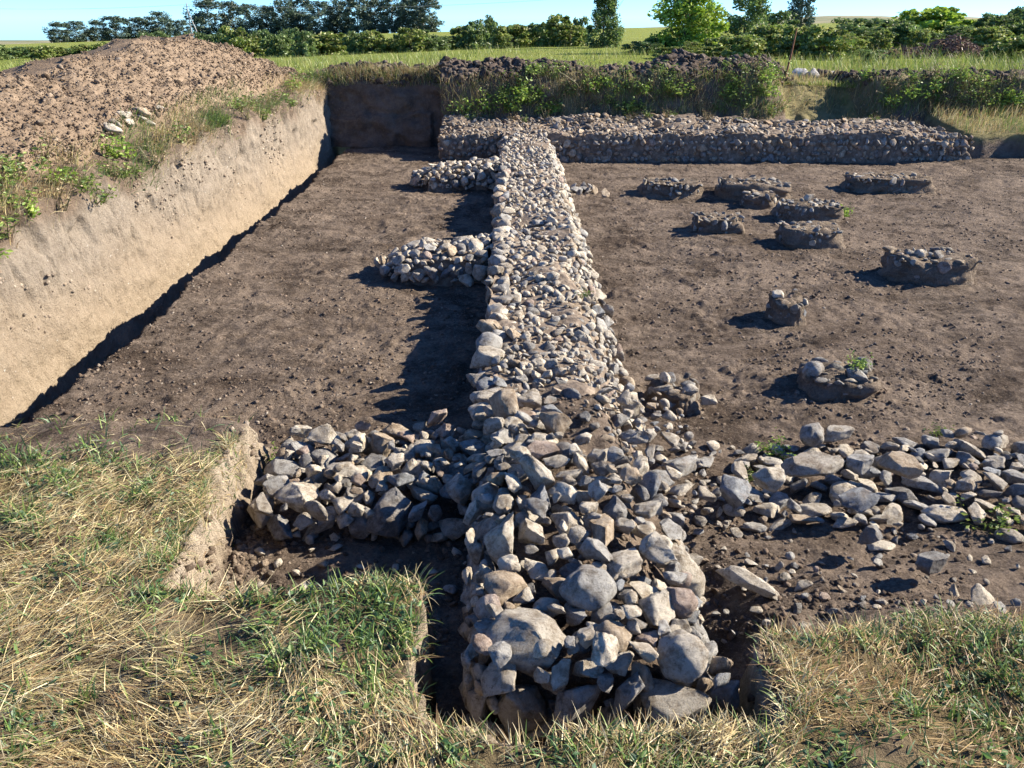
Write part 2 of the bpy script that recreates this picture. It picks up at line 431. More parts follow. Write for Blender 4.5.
# ---- low terrace right of the back wall
tx = lines([(7.1, 14, .06)]); ty = lines([(13.2, 13.6, .02), (13.6, 15.6, .06)])
A, B = np.meshgrid(tx, ty, indexing='ij')
en = .08 * fbm(A * 1.5, A * 0, seed=121, octv=3)
fr = smooth(13.34, 13.46, B + en) * smooth(7.15, 7.45, A + .06 * fbm(B * 2, B * 0, seed=122))
C = -.05 + fr * (.42 + .12 * (B - 13.5) + .03 * fbm(A * 3, B * 3, seed=123))
o = link('terrace', make_mesh('terrace', np.stack([A, B, C], -1).reshape(-1, 3), grid_faces(len(tx), len(ty)), M['bank'], True, {'turf': (smooth(.7, .95, fr) * .9).ravel()}))
tag(o, kind='structure')

# ---- meadow to the horizon
def field_z(x, y):
    x = np.asarray(x, float); y = np.asarray(y, float)
    d = np.hypot(x, y); az = np.degrees(np.arctan2(x, np.maximum(y, .1)))
    fall = np.tan(np.radians(np.interp(az, [-40, -33, 0, 12, 28, 40], [1.55, 1.45, .75, .55, .06, .02])))
    e60 = np.interp(az, [-14, 3, 28], [-.25, .4, .85])
    z0 = np.where(d < 18, .98, .98 + (e60 - .98) * (d - 18) / 42); z0 = np.where(d > 60, e60 - (d - 60) * .02, z0)
    z1 = CAM_H - d * fall
    k = smooth(60, 320, d)
    z = z0 * (1 - k) + z1 * k
    return z + .05 * fbm(x * .3, y * .3, seed=131, octv=3) + .02 * fbm(x * 1.5, y * 1.5, seed=132, octv=2) * (d < 80)
fxl = np.concatenate([-np.geomspace(40, 6000, 36)[::-1], np.arange(-39, 39.01, .75), np.geomspace(40, 6000, 36)])
fyl = np.concatenate([np.arange(-6, 15.0, 1.), np.arange(15.4, 40, .4), np.geomspace(40, 6000, 46)])
A, B = np.meshgrid(fxl, fyl, indexing='ij'); C = field_z(A, B)
F = grid_faces(len(fxl), len(fyl)); V = np.stack([A, B, C], -1).reshape(-1, 3)
c = V[F].mean(1)
keep = ~((c[:, 0] > -8.8) & (c[:, 0] < 15) & (c[:, 1] < 16.5)) & (c[:, 1] > -6)
o = link('meadow', make_mesh('meadow', V, F[keep], M['field'])); tag(o, kind='structure')

# ---- far hills
hx = np.linspace(-5000, 6000, 160); hy = np.linspace(2200, 5200, 14)
A, B = np.meshgrid(hx, hy, indexing='ij')
C = -60 + (62 + 40 * fbm(A / 1400, B / 2600, seed=141, octv=3)) * np.sin(np.clip((B - 2200) / 3000, 0, 1) * math.pi) * smooth(-300, 1500, A) - 60 * (1 - smooth(-900, 300, A))
o = link('hills', make_mesh('hills', np.stack([A, B, C], -1).reshape(-1, 3), grid_faces(160, 14), M['hill'])); tag(o, kind='structure')

# ------------------------------------------------------------------ stones
_ico = {}
def ico(sub):
    if sub not in _ico:
        bm = bmesh.new(); bmesh.ops.create_icosphere(bm, subdivisions=sub, radius=1)
        bm.verts.index_update()
        v = np.array([q.co[:] for q in bm.verts]); f = np.array([[w.index for w in q.verts] for q in bm.faces]); bm.free()
        v /= np.linalg.norm(v, axis=1)[:, None]; _ico[sub] = (v, f)
    return _ico[sub]

def rock_shape(sub, seed, kind):
    v, f = ico(sub); v = v.copy(); r = np.random.default_rng(seed)
    if kind == 'round': npl, d0, d1, rough, pw = 6, .72, .92, .045, r.uniform(2., 2.6)
    elif kind == 'slab': npl, d0, d1, rough, pw = 11, .50, .84, .07, r.uniform(2.5, 4.)
    elif kind == 'clod': npl, d0, d1, rough, pw = 9, .55, .85, .17, 2.2
    else: npl, d0, d1, rough, pw = 17, .40, .76, .085, r.uniform(2.6, 5.5)
    q = v @ rotm((r.uniform(0, 6), r.uniform(0, 6), r.uniform(0, 6)))
    v /= ((np.abs(q) ** pw).sum(1) ** (1 / pw))[:, None]          # from ball to block
    v *= (1 + .15 * fbm(v[:, 0] * 1.2 + seed, v[:, 1] * 1.2, v[:, 2] * 1.2, seed=seed, octv=2))[:, None]
    for k in range(npl):
        n = r.normal(size=3)
        if kind == 'slab' and k < 2: n = np.array([r.normal() * .12, r.normal() * .12, 1 if k else -1])
        n /= np.linalg.norm(n); d = r.uniform(d0, d1)
        ex = np.maximum(0, v @ n - d)
        v -= np.outer(ex * (.97 if kind != 'round' else .72), n)
    q = v * 2.6 + seed
    v *= (1 + rough * fbm(q[:, 0], q[:, 1], q[:, 2], seed=seed + 5, octv=5, gain=.58))[:, None]
    ext = np.abs(v).max(0); v /= ext
    return v, f
KINDS = ['angular'] * 16 + ['round'] * 3 + ['slab'] * 6
SHAPES_HI = [rock_shape(4, 100 + i, k) for i, k in enumerate(KINDS)]
SHAPES_LO = [rock_shape(3, 100 + i, k) for i, k in enumerate(KINDS)]
SHAPES_XS = [rock_shape(2, 100 + i, k) for i, k in enumerate(KINDS)]
MESH_HI = [make_mesh('stone', v, f, M['stone']) for v, f in SHAPES_HI]
MESH_XS = [make_mesh('stone', v, f, M['stone']) for v, f in SHAPES_XS]
MESH_LO = [make_mesh('stone', v, f, M['stone']) for v, f in SHAPES_LO]
TONES = [('pale buff', (.60, .535, .43)), ('warm grey', (.46, .415, .345)), ('grey', (.39, .375, .345)), ('dark grey', (.245, .235, .22)),
         ('blue-grey', (.30, .31, .315)), ('tan', (.43, .345, .25)), ('pinkish', (.41, .325, .27))]
TW = np.array([.27, .27, .18, .10, .05, .08, .05]); TW /= TW.sum()

class Stone:
    __slots__ = ('p', 's', 'e', 'k', 'tone', 'col', 'name')
    def __init__(self, p, s, e, k, tone, name=None, jit=.12):
        self.p = np.asarray(p, float); self.s = np.asarray(s, float); self.e = e; self.k = k; self.tone = tone
        self.col = np.array(TONES[tone][1]) * random.uniform(1 - jit, 1 + jit); self.name = name
    @property
    def r(self): return float(self.s.mean())

def any_tone(): return int(RNG.choice(len(TONES), p=TW))
def any_kind(pref=None):
    if pref: return random.choice([i for i, k in enumerate(KINDS) if k == pref])
    return random.randrange(len(KINDS))

def pack(placed, sampler, radii, tries, overlap=.80, flat=(.55, .85), tilt=.35, prefs=None, tone_w=None, sink=0.):
    """throw stones of falling size at a surface, keep those with room"""
    cap = len(placed) + sum(q[2] for q in radii) + 4
    P = np.empty((cap, 3)); R = np.empty(cap); m = len(placed)
    for i_, s_ in enumerate(placed): P[i_] = s_.p; R[i_] = s_.r
    new = []
    for r0, r1, n in radii:
        for _ in range(n):
            r = random.uniform(r0, r1)
            p, nrm = sampler(r)
            if p is None: continue
            if m:
                q_ = P[:m] - p
                if (np.einsum('ij,ij->i', q_, q_) < ((R[:m] + r) * overlap) ** 2).any(): continue
            k = any_kind(random.choice(prefs) if prefs else None)
            a = random.uniform(.9, 1.35); b = random.uniform(.75, 1.05); c = random.uniform(*flat)
            if KINDS[k] == 'slab': c *= .7; a *= 1.1
            q = Vector(nrm).to_track_quat('Z', 'Y')
            e = (q.to_matrix() @ Euler((random.gauss(0, tilt), random.gauss(0, tilt), random.uniform(0, 6.28))).to_matrix()).to_euler()
            st = Stone(p - np.asarray(nrm) * sink * r, np.array([a, b, c]) * r, e, k, int(RNG.choice(len(TONES), p=tone_w)) if tone_w is not None else any_tone())
            new.append(st); P[m] = p; R[m] = r; m += 1
    placed.extend(new); return new

def merged(name, stones, mat, shapes, parent=None, base=(0, 0, 0)):
    mb = MB()
    for s in stones:
        v, f = shapes[s.k]
        mb.add((v * s.s) @ rotm(s.e).T + s.p - np.asarray(base), f, s.col)
    return link(name, mb.mesh(name, mat), base if parent is None else (0, 0, 0), parent=parent)

def single(name, s, meshes, parent=None, base=(0, 0, 0)):
    o = link(name, meshes[s.k], s.p - np.asarray(base), s.e, s.s, parent)
    o.color = (*s.col, 1); return o

def patch_sampler(patches):
    """patches: (weight, fn(a,b)->(p, normal))"""
    w = [q[0] for q in patches]
    def f(r):
        q = random.choices(patches, w)[0]
        return q[1](random.random(), random.random())
    return f
def lerp(a, b, t): return a + (b - a) * t

P_ = math.radians(24.5); FPX = 804.
def axis_depth(p): return p[1] * math.cos(P_) - (p[2] - CAM_H) * math.sin(P_)
def screen(p):
    z = p[2] - CAM_H; d = axis_depth(p)
    return 512 + FPX * p[0] / d, 384 - FPX * (p[1] * math.sin(P_) + z * math.cos(P_)) / d

# ---- loose rubble: near end of the wall, left arm, right row
def g(x, y): return float(ground_z(np.array([x]), np.array([y]))[0])
loose = []
def put(x, y, z, s, kind, tone, name, rot=None, idx=None):
    ks = [i for i, k in enumerate(KINDS) if k == kind]
    st = Stone((x, y, z), s, Euler(rot or (random.gauss(0, .15), random.gauss(0, .15), random.uniform(0, 6))), ks[(idx or 0) % len(ks)], tone, name)
    loose.append(st); return st
put(.055, 1.90, .375, (.150, .125, .120), 'angular', 1, 'the big pitted boulder', (.1, .1, .4), 0)
put(.245, 2.09, .42, (.092, .085, .075), 'round', 2, 'the round grey cobble', (0, 0, 1), 1)
put(.505, 1.85, .36, (.088, .080, .078), 'round', 1, 'the smooth oval cobble', (0, .1, 2), 2)
put(-.045, 2.36, .40, (.095, .080, .105), 'angular', 0, 'the tall pale block', (.2, 0, 1), 3)
put(-.03, 2.14, .40, (.085, .075, .070), 'angular', 5, 'the knobbly brown block', (.2, .2, 2), 4)
put(.30, 1.90, .38, (.075, .06, .055), 'round', 5, 'the tan bread-shaped stone', (0, 0, .3), 3)
put(.46, 1.75, .27, (.125, .09, .065), 'slab', 1, 'the wide front slab', (.35, .0, .1), 0)
put(.03, 1.80, .22, (.075, .07, .085), 'angular', 1, None, None, 5)
put(.20, 1.77, .25, (.075, .06, .11), 'angular', 2, None, (.1, .2, .5), 7)
put(.33, 1.78, .27, (.062, .05, .085), 'angular', 2, None, (.1, .1, 1.5), 8)
put(.62, 1.80, .24, (.06, .06, .07), 'angular', 4, 'the blue-grey end stone', None, 1)
put(.50, 2.32, .40, (.085, .075, .06), 'angular', 1, None, None, 2)
put(.55, 2.1, .36, (.065, .06, .05), 'round', 6, None, None, 0)
put(.28, 2.30, .42, (.085, .06, .05), 'angular', 2, None, None, 3)
put(-.53, 2.95, .13, (.115, .085, .105), 'angular', 3, 'the dark block of the left arm', (.1, 0, .2), 5)
put(-.93, 3.02, .18, (.115, .085, .085), 'angular', 0, 'the pale corner block', (.1, .1, .2), 0)
put(-.93, 3.50, .22, (.085, .07, .065), 'angular', 0, 'the pale back-corner block', None, 2)
put(-.22, 2.95, .25, (.085, .07, .07), 'angular', 1, None, None, 1)
put(-.02, 3.42, .44, (.07, .09, .12), 'angular', 5, 'the upright brown slab', (.5, .1, .3), 4)
put(-.10, 2.72, .36, (.075, .065, .06), 'round', 1, None, None, 4)
put(1.45, 3.35, .14, (.150, .075, .045), 'slab', 1, 'the long flat slab', (.08, 0, .05), 1)
put(1.68, 3.36, .14, (.085, .075, .045), 'slab', 2, 'the square flat slab', (.08, 0, .5), 2)
put(1.58, 3.74, .105, (.075, .065, .065), 'round', 2, 'the round boulder on the back edge', None, 1)
put(1.72, 3.78, .075, (.10, .055, .05), 'slab', 1, None, (.1, 0, .1), 3)
put(1.19, 3.22, .16, (.085, .08, .07), 'angular', 0, 'the squarish pale stone', None, 0)
put(1.00, 3.08, .18, (.095, .08, .075), 'angular', 4, 'the slate-grey pointed stone', None, 6)
put(.80, 3.32, .16, (.11, .06, .05), 'slab', 2, 'the oblong slab beside the wall', (.1, .1, .6), 0)
put(1.86, 3.34, .15, (.10, .065, .05), 'slab', 5, 'the tan wedge', (.1, .2, -.6), 1)
put(1.52, 3.05, .15, (.10, .08, .07), 'angular', 4, None, None, 7)
put(2.35, 2.62, .20, (.08, .07, .06), 'angular', 0, 'the chalky stone at the right edge', None, 4)
put(1.63, 2.55, .17, (.09, .055, .04), 'slab', 3, None, (.1, .1, .4), 2)
put(1.50, 2.78, .14, (.06, .05, .05), 'angular', 3, None, None, 2)
put(.87, 2.45, .17, (.13, .05, .03), 'slab', 0, 'the long pale sliver in the soil', (.1, .15, -.7), 3)

UP = (0, 0, 1)
def ztop(x, y):  # top of the near wall stones
    return .40 - .14 * float(smooth(.38, .72, x)) + .03 * math.sin(y * 5) - .05 * float(smooth(2.6, 3.3, y)) * 0
near = patch_sampler([
    (7, lambda a, b: ((lambda x, y: (np.array([x, y, ztop(x, y) + random.gauss(0, .02)]), UP))(lerp(-.10, .62, a), lerp(1.80, 3.62, b)) if not (a > .40 + .25 * (.9 - b) and b > .64) else (None, None))),
    (2.2, lambda a, b: (np.array([lerp(-.10, .64, a), 1.80 + random.gauss(0, .015), lerp(.06, .36, b)]), (0, -.8, .6))),
    (2.2, lambda a, b: (np.array([-.11 + random.gauss(0, .015), lerp(1.80, 3.0, a), lerp(.05, .36, b)]), (-.9, 0, .4))),
    (2.2, lambda a, b: (np.array([lerp(.56, .63, b) + .08 * a, lerp(1.78, 2.75, a), lerp(.28, .10, b)]), (.7, 0, .7)))])
pack(loose, near, [(.07, .088, 40), (.052, .07, 500), (.038, .052, 2600), (.022, .036, 3000)], 0, .76)
arm = patch_sampler([
    (6, lambda a, b: (np.array([lerp(-1.10, -.08, a), lerp(2.98, 3.60, b), .165 + .06 * a + random.gauss(0, .025)]), UP)),
    (2, lambda a, b: (np.array([lerp(-1.10, -.15, a), 2.93 + random.gauss(0, .015), lerp(.03, .19, b)]), (0, -.8, .6))),
    (1, lambda a, b: (np.array([-1.11, lerp(2.95, 3.58, a), lerp(.03, .18, b)]), (-.8, 0, .6))),
    (1, lambda a, b: (np.array([lerp(-1.1, -.25, a), 3.62, lerp(.03, .2, b)]), (0, .7, .7)))])
pack(loose, arm, [(.06, .085, 220), (.045, .06, 900), (.032, .045, 1600), (.02, .032, 1200)], 0, .78)
def row_pt(a, b):
    x = lerp(.66, 3.7, a ** 1.05); y = lerp(3.0, 3.78, b)
    if x < 1.0 + .35 * abs(b - .2): return None, None
    return np.array([x, y, g(x, y) + .022 + .05 * float(smooth(1.8, 2.4, x)) + random.gauss(0, .012)]), UP
pack(loose, patch_sampler([(1, row_pt)]), [(.065, .085, 120), (.048, .065, 700), (.033, .048, 1400), (.018, .033, 1500)], 0, .82, (.4, .7), .25)
def gap_pt(a, b):                       # sparse flat pieces between the wall and the row
    x = lerp(.72, 1.35, a); y = lerp(2.98, 3.8, b)
    return np.array([x, y, g(x, y) + .015]), UP
pack(loose, patch_sampler([(1, gap_pt)]), [(.05, .07, 8), (.03, .05, 40), (.014, .03, 160)], 0, 1.25, (.35, .6), .2)
def mix_pt(a, b):                       # tumbled on to the earth at the junction
    x = lerp(.30, .95, a); y = lerp(2.9, 4.1, b)
    return np.array([x, y, max(g(x, y), .30 - .5 * max(0, x - .5)) + .01]), UP
pack(loose, patch_sampler([(1, mix_pt)]), [(.045, .06, 14), (.022, .045, 150), (.012, .022, 250)], 0, 1.15)
def bare_pt(a, b):
    x = lerp(-.1, .6, a); y = lerp(3.0, 4.3, b); return np.array([x, y, .33 - .10 * float(smooth(.35, .6, x))]), UP
pack(loose, patch_sampler([(1, bare_pt)]), [(.03, .05, 40), (.012, .03, 500)], 0, 1.0, (.45, .7))
def soil_pt(a, b):
    x = lerp(.75, 2.9, a); y = lerp(2.25, 2.98, b); return np.array([x, y, g(x, y) + .012]), UP
pack(loose, patch_sampler([(1, soil_pt)]), [(.04, .06, 12), (.02, .035, 60), (.012, .02, 120)], 0, 1.2, (.4, .7))
def pit_pt(a, b):
    x = lerp(-1.15, -.15, a); y = lerp(2.3, 2.9, b); return np.array([x, y, g(x, y) + .01]), UP
pack(loose, patch_sampler([(1, pit_pt)]), [(.03, .045, 8), (.015, .028, 50)], 0, 1.2, (.4, .7))

def seen_size(s):
    u, v = screen(s.p)
    if not (-25 < u < 1050 and -20 < v < 790): return 0
    return s.r / axis_depth(s.p) + (10 if s.name else 0)
loose.sort(key=seen_size, reverse=True)
BIG = [s for s in loose[:300] if seen_size(s) > 0]; SMALL = [s for s in loose if s not in BIG]

# labels that say which stone
marks = [s for s in BIG if s.name]
def zone(s):
    x, y, z = s.p
    if x < -.2 and y > 2.7: return 'in the left arm of rubble'
    if x > .78 and y > 2.95: return 'in the right-hand stone row'
    if x > .72: return 'loose on the bare soil at right'
    if x < -.14: return 'on the pit floor at left'
    if y < 2.05: return "at the wall's near end"
    if y > 3.0: return 'where the rubble arms meet the wall'
    return 'in the near wall rubble'
def words_for(s):
    r = s.r
    size = 'large' if r > .075 else 'medium' if r > .055 else 'small' if r > .04 else 'tiny'
    shape = {'angular': 'angular', 'round': 'rounded', 'slab': 'flat'}[KINDS[s.k]]
    place = zone(s)
    best = None
    for q in marks:
        if q is s: continue
        d = math.hypot(q.p[0] - s.p[0], q.p[1] - s.p[1])
        if d < .42 and (best is None or d < best[0]): best = (d, q)
    if best:
        u, v = screen(s.p); U_, V_ = screen(best[1].p); du, dv = u - U_, v - V_
        near_ = 'just ' if best[0] < .2 else ''
        rel = ('left of' if du < 0 else 'right of') if abs(du) > abs(dv) else ('behind' if dv < 0 else 'in front of')
        place = f'{near_}{rel} {best[1].name}'
    lab = f'{size} {TONES[s.tone][0]} {shape} stone {place}'
    return lab if len(lab.split()) <= 12 else lab.replace(' of the left arm', '').replace(' beside the wall', '').replace(' in the soil', '')
OWN = {'the big pitted boulder': "big pitted grey boulder, the largest stone, at the wall's near end",
       'the round grey cobble': 'round smooth grey cobble sitting behind and right of the big pitted boulder',
       'the smooth oval cobble': "smooth oval cobble at the right corner of the wall's near end",
       'the tall pale block': 'tall pale block on the left edge of the near wall rubble',
       'the knobbly brown block': 'knobbly brown block behind and left of the big pitted boulder',
       'the tan bread-shaped stone': 'tan bread-shaped stone right of the big pitted boulder',
       'the wide front slab': 'wide grey slab at the very front of the wall, right of centre',
       'the blue-grey end stone': "blue-grey stone low at the right end of the wall's front",
       'the dark block of the left arm': 'large dark block in the front face of the left rubble arm',
       'the pale corner block': 'large pale block at the front left corner of the left rubble arm',
       'the pale back-corner block': 'pale block at the back left corner of the left rubble arm',
       'the upright brown slab': 'brown slab standing upright where the rubble meets the wall',
       'the long flat slab': 'longest flat slab of the right-hand stone row',
       'the square flat slab': 'square flat grey slab right of the longest slab in the right-hand row',
       'the round boulder on the back edge': 'round grey boulder on the back edge of the right-hand stone row',
       'the squarish pale stone': 'squarish pale stone at the front left of the right-hand stone row',
       'the slate-grey pointed stone': 'slate-grey pointed stone at the left front of the right-hand row',
       'the oblong slab beside the wall': 'oblong grey slab lying on soil just right of the wall rubble',
       'the tan wedge': 'tan wedge-shaped flat stone in the middle of the right-hand row',
       'the chalky stone at the right edge': 'chalky pale stone near the right edge below the stone row',
       'the long pale sliver in the soil': 'long pale sliver of stone half sunk in soil right of the wall'}
by_label = {}
for s in BIG: by_label.setdefault(OWN[s.name] if s.name else words_for(s), []).append(s)
ORD = {2: ['leftmost of two', 'rightmost of two'], 3: ['leftmost of three', 'middle of three', 'rightmost of three'],
       4: ['leftmost of four', 'second of four from left', 'third of four from left', 'rightmost of four']}
for lab, ss in by_label.items():
    ss.sort(key=lambda s: screen(s.p)[0])
    for i, s in enumerate(ss):
        o = single('stone', s, MESH_HI)
        extra = ', ' + ORD[len(ss)][i] if len(ss) in ORD else ''
        tag(o, lab + extra, 'stone', 'loose stones of the near rubble: ' + zone(s))
o = merged('small_rubble', SMALL, M['set_stone'], SHAPES_LO)
tag(o, 'small loose stones filling the gaps of the near rubble', 'rubble', kind='stuff')

# ------------------------------------------------------------------ mortared walls
def wall_core(name, parent, base, x0, x1, y0, y1, ztopf, footw=(.02, .02, .02, .02), step=.03, seed=0):
    """earth and lime core: closed block with rough top and sides"""
    nx_ = max(3, int((x1 - x0) / step)); ny_ = max(3, int((y1 - y0) / step)); nz_ = 10
    def pt(a, b, h):           # a,b in 0..1, h 0..1
        fl, fr, ff, fb = footw
        xa = x0 - fl * (1 - h); xb = x1 + fr * (1 - h); ya = y0 - ff * (1 - h); yb = y1 + fb * (1 - h)
        x = lerp(xa, xb, a); y = lerp(ya, yb, b)
        return x, y
    V = []; F = []
    aa = np.concatenate([np.zeros(1), np.linspace(0, 1, nx_), np.ones(1)])
    hs = np.linspace(0, 1, nz_)
    # ring list round the perimeter, then cap by the same grid
    ring = [(a, 0.) for a in np.linspace(0, 1, nx_)] + [(1., b) for b in np.linspace(0, 1, ny_)[1:]] + [(a, 1.) for a in np.linspace(1, 0, nx_)[1:]] + [(0., b) for b in np.linspace(1, 0, ny_)[1:-1]]
    nr = len(ring)
    for h in hs:
        for a, b in ring:
            x, y = pt(a, b, h); V.append((x, y, -.08 + h * (ztopf(x, y) + .08)))
    for k in range(nz_ - 1):
        for i in range(nr):
            j = (i + 1) % nr; F.append((k * nr + i, k * nr + j, (k + 1) * nr + j, (k + 1) * nr + i))
    off = len(V)
    for a in np.linspace(0, 1, nx_):
        for b in np.linspace(0, 1, ny_):
            x, y = pt(a, b, 1); V.append((x, y, ztopf(x, y)))
    F = np.array(F); G = grid_faces(nx_, ny_) + off
    V = np.array(V)
    q = .035 * fbm(V[:, 0] * 6, V[:, 1] * 5, V[:, 2] * 5, seed=200 + seed, octv=4)
    q2 = .03 * fbm(V[:, 0] * 5 + 9, V[:, 1] * 5, V[:, 2] * 5, seed=210 + seed, octv=4)
    V = V + np.stack([q, q2, q], -1)
    V[:, 2] = np.maximum(V[:, 2], -.1)
    me = make_mesh(name, V - np.asarray(base), [np.concatenate([F, G])], M['mortar'])
    return link(name, me, (0, 0, 0), parent=parent)

def set_parts(stones, parent, base, nmax=100):
    st = sorted(stones, key=seen_size, reverse=True)
    big = [s for s in st[:nmax] if seen_size(s) > 0]; rest = [s for s in st if s not in big]
    for s in big: single('stone', s, MESH_LO, parent, base)
    if rest:
        o = merged('small_stones', rest, M['set_stone'], SHAPES_XS, parent, base); o['kind'] = 'stuff'

TWW = np.array([.36, .26, .16, .05, .04, .09, .04]); TWW /= TWW.sum()
# long wall
WB = (.2, 8., 0.)
wall = empty('stone_wall', WB)
tag(wall, 'long low wall of pale rubble running away from the viewer through the middle', 'wall', 'excavated stone walls')
def mz(x, y): return .31 + .02 * math.sin(x * 9 + y * 3) - .10 * float(smooth(.35, .6, x)) * float(1 - smooth(5.5, 7.5, y)) + .11 * float(smooth(11.2, 13.2, y))
wall_core('mortar_core', wall, WB, -.15, .50, 3.6, 13.4, lambda x, y: mz(x, y) - .008, (.04, .22, .1, .1), .04, 1)
wst = []
fx = lambda y: .25 * (1 - smooth(5, 9, y))
side = patch_sampler([(1, lambda a, b: (np.array([-.15 + random.gauss(0, .012), lerp(3.55, 13.3, a), random.choice([.05, .13, .21, .29]) + random.gauss(0, .012)]), (-.95, 0, .3)))])
pack(wst, patch_sampler([(1, lambda a, b: (lambda y: (np.array([-.11 + .045 * float(vnoise(y * 1.7, 0., seed=701)) + random.gauss(0, .02), y, .31 + .03 * float(vnoise(y * 2.3, 3., seed=702)) + random.gauss(0, .015)]), UP))(lerp(3.5, 13.2, a)))]), [(.07, .10, 200), (.05, .07, 300)], 0, .85, (.6, .85), .2, tone_w=TWW)
pack(wst, side, [(.06, .075, 200), (.045, .06, 400)], 0, .8, tone_w=TWW)
pack(wst, patch_sampler([(1, lambda a, b: ((lambda x, y: (np.array([x, y, mz(x, y) + random.gauss(0, .012)]), UP))(lerp(-.1, .54, a), lerp(3.9, 13.3, b))))]),
     [(.05, .07, 70), (.036, .05, 1100), (.024, .036, 4500), (.014, .024, 4500)], 0, .84, (.5, .9), .45, ['angular', 'angular', 'slab', 'angular', 'round'], TWW, .2)
pack(wst, patch_sampler([(1, lambda a, b: ((lambda y: (np.array([lerp(.52, .73, b), y, lerp(mz(.5, y), .03, b) + random.gauss(0, .012)]), (.75, 0, .65)))(lerp(3.7, 13.2, a))))]),
     [(.05, .08, 160), (.035, .05, 700), (.02, .035, 1500)], 0, .92, (.5, .9), .4, tone_w=TWW)
set_parts(wst, wall, WB)

def spur(x0, x1, y0, y1, zt, seed):
    base = ((x0 + x1) / 2, (y0 + y1) / 2, 0)
    e = empty('spur', np.array(base) - np.array(WB)); e.parent = wall
    zf = lambda x, y: zt * (.62 + .38 * float(smooth(x0, x0 + .35, x))) + .06 * float(smooth(x0, x1, x)) + .03 * float(vnoise(x * 4, y * 4, seed=710 + seed)) - .05 * abs((y - (y0 + y1) / 2) / (y1 - y0) * 2) ** 3
    inside = lambda x, y: x - x0 > .30 * abs((y - (y0 + y1) / 2) / (y1 - y0) * 2) ** 2.5
    wall_core('mortar_core', e, base, x0 + .22, x1, y0 + .05, y1 - .05, lambda x, y: zf(x, y) - .02, (.03, .0, .05, .03), .03, seed)
    st = []
    pack(st, patch_sampler([
        (3, lambda a, b: ((lambda x, y: (np.array([x, y, zf(x, y)]), UP) if inside(x, y) else (None, None))(lerp(x0, x1, a), lerp(y0, y1, b)))),
        (1.6, lambda a, b: (np.array([lerp(x0 + .22, x1, a), y0 + random.gauss(0, .02), lerp(.03, zt * .8, b)]), (0, -.9, .4))),
        (1, lambda a, b: (np.array([x0 + .30 * abs(2 * a - 1) ** 2.5 + random.gauss(0, .03), lerp(y0, y1, a), lerp(.03, zt * .6, b)]), (-.9, 0, .4))),
        (.8, lambda a, b: (np.array([lerp(x0 + .22, x1, a), y1, lerp(.03, zt * .8, b)]), (0, .9, .4)))]),
        [(.06, .085, 120), (.045, .06, 600), (.03, .045, 1400), (.018, .03, 800)], 0, .82, tone_w=TWW)
    set_parts(st, e, base, 60)
    return e
e = spur(-1.15, -.2, 6.70, 7.45, .19, 3); e['label'] = 'stubby cross spur nearest the viewer, with a rounded left end'
e = spur(-1.32, -.2, 10.9, 11.6, .24, 4); e['label'] = 'stubby cross spur further back, squarer, with moss at its end'

# back wall
BBASE = (3., 13.8, 0)
bw = empty('stone_wall', BBASE)
tag(bw, 'low rubble wall crossing the back of the pit below the weedy bank', 'wall', 'excavated stone walls')
def bz_(x, y): return .40 + .15 * (y - 13.3) + .05 * float(vnoise(x * .9, y * 1.2, seed=720)) + .035 * float(vnoise(x * 3.1, y * 3, seed=721)) - .14 * float(smooth(6.3, 7.3, x))
wall_core('mortar_core', bw, BBASE, -1.15, 7.3, 13.3, 14.35, lambda x, y: bz_(x, y) - .012, (.02, .1, .05, .0), .045, 5)
bst = []
def bside(a, b):
    row = random.choice([0, 1, 2, 3, 4]); x = lerp(-1.15, 7.35, a)
    return np.array([x, 13.26 + random.gauss(0, .025) + (.05 if row == 4 else 0), .04 + row * .082 + random.gauss(0, .010)]), (0, -.95, .3)
TWB = np.array([.12, .25, .22, .14, .04, .16, .07]); TWB /= TWB.sum()
pack(bst, patch_sampler([(1, bside)]), [(.05, .07, 300), (.036, .05, 1400), (.024, .036, 1400)], 0, .82, (.5, .8), .15, ['angular', 'slab', 'angular'], TWB, .25)
pack(bst, patch_sampler([(1, lambda a, b: ((lambda x, y: (np.array([x, y, bz_(x, y) + random.gauss(0, .01)]), UP))(lerp(-1.15, 7.3, a), lerp(13.28, 14.3, b))))]),
     [(.075, .11, 40), (.05, .075, 260), (.038, .05, 1300), (.026, .038, 4200), (.016, .026, 2500)], 0, .86, (.4, .75), .4, ['angular', 'slab', 'angular'], TWB, .12)
pack(bst, patch_sampler([(1, lambda a, b: (np.array([-1.16, lerp(13.3, 14.2, a), lerp(.04, .42, b)]), (-.95, 0, .3)))]), [(.045, .07, 200)], 0, .84, tone_w=TWB)
for s in bst: s.col = s.col * np.array([.88, .82, .76])
set_parts(bst, bw, BBASE)

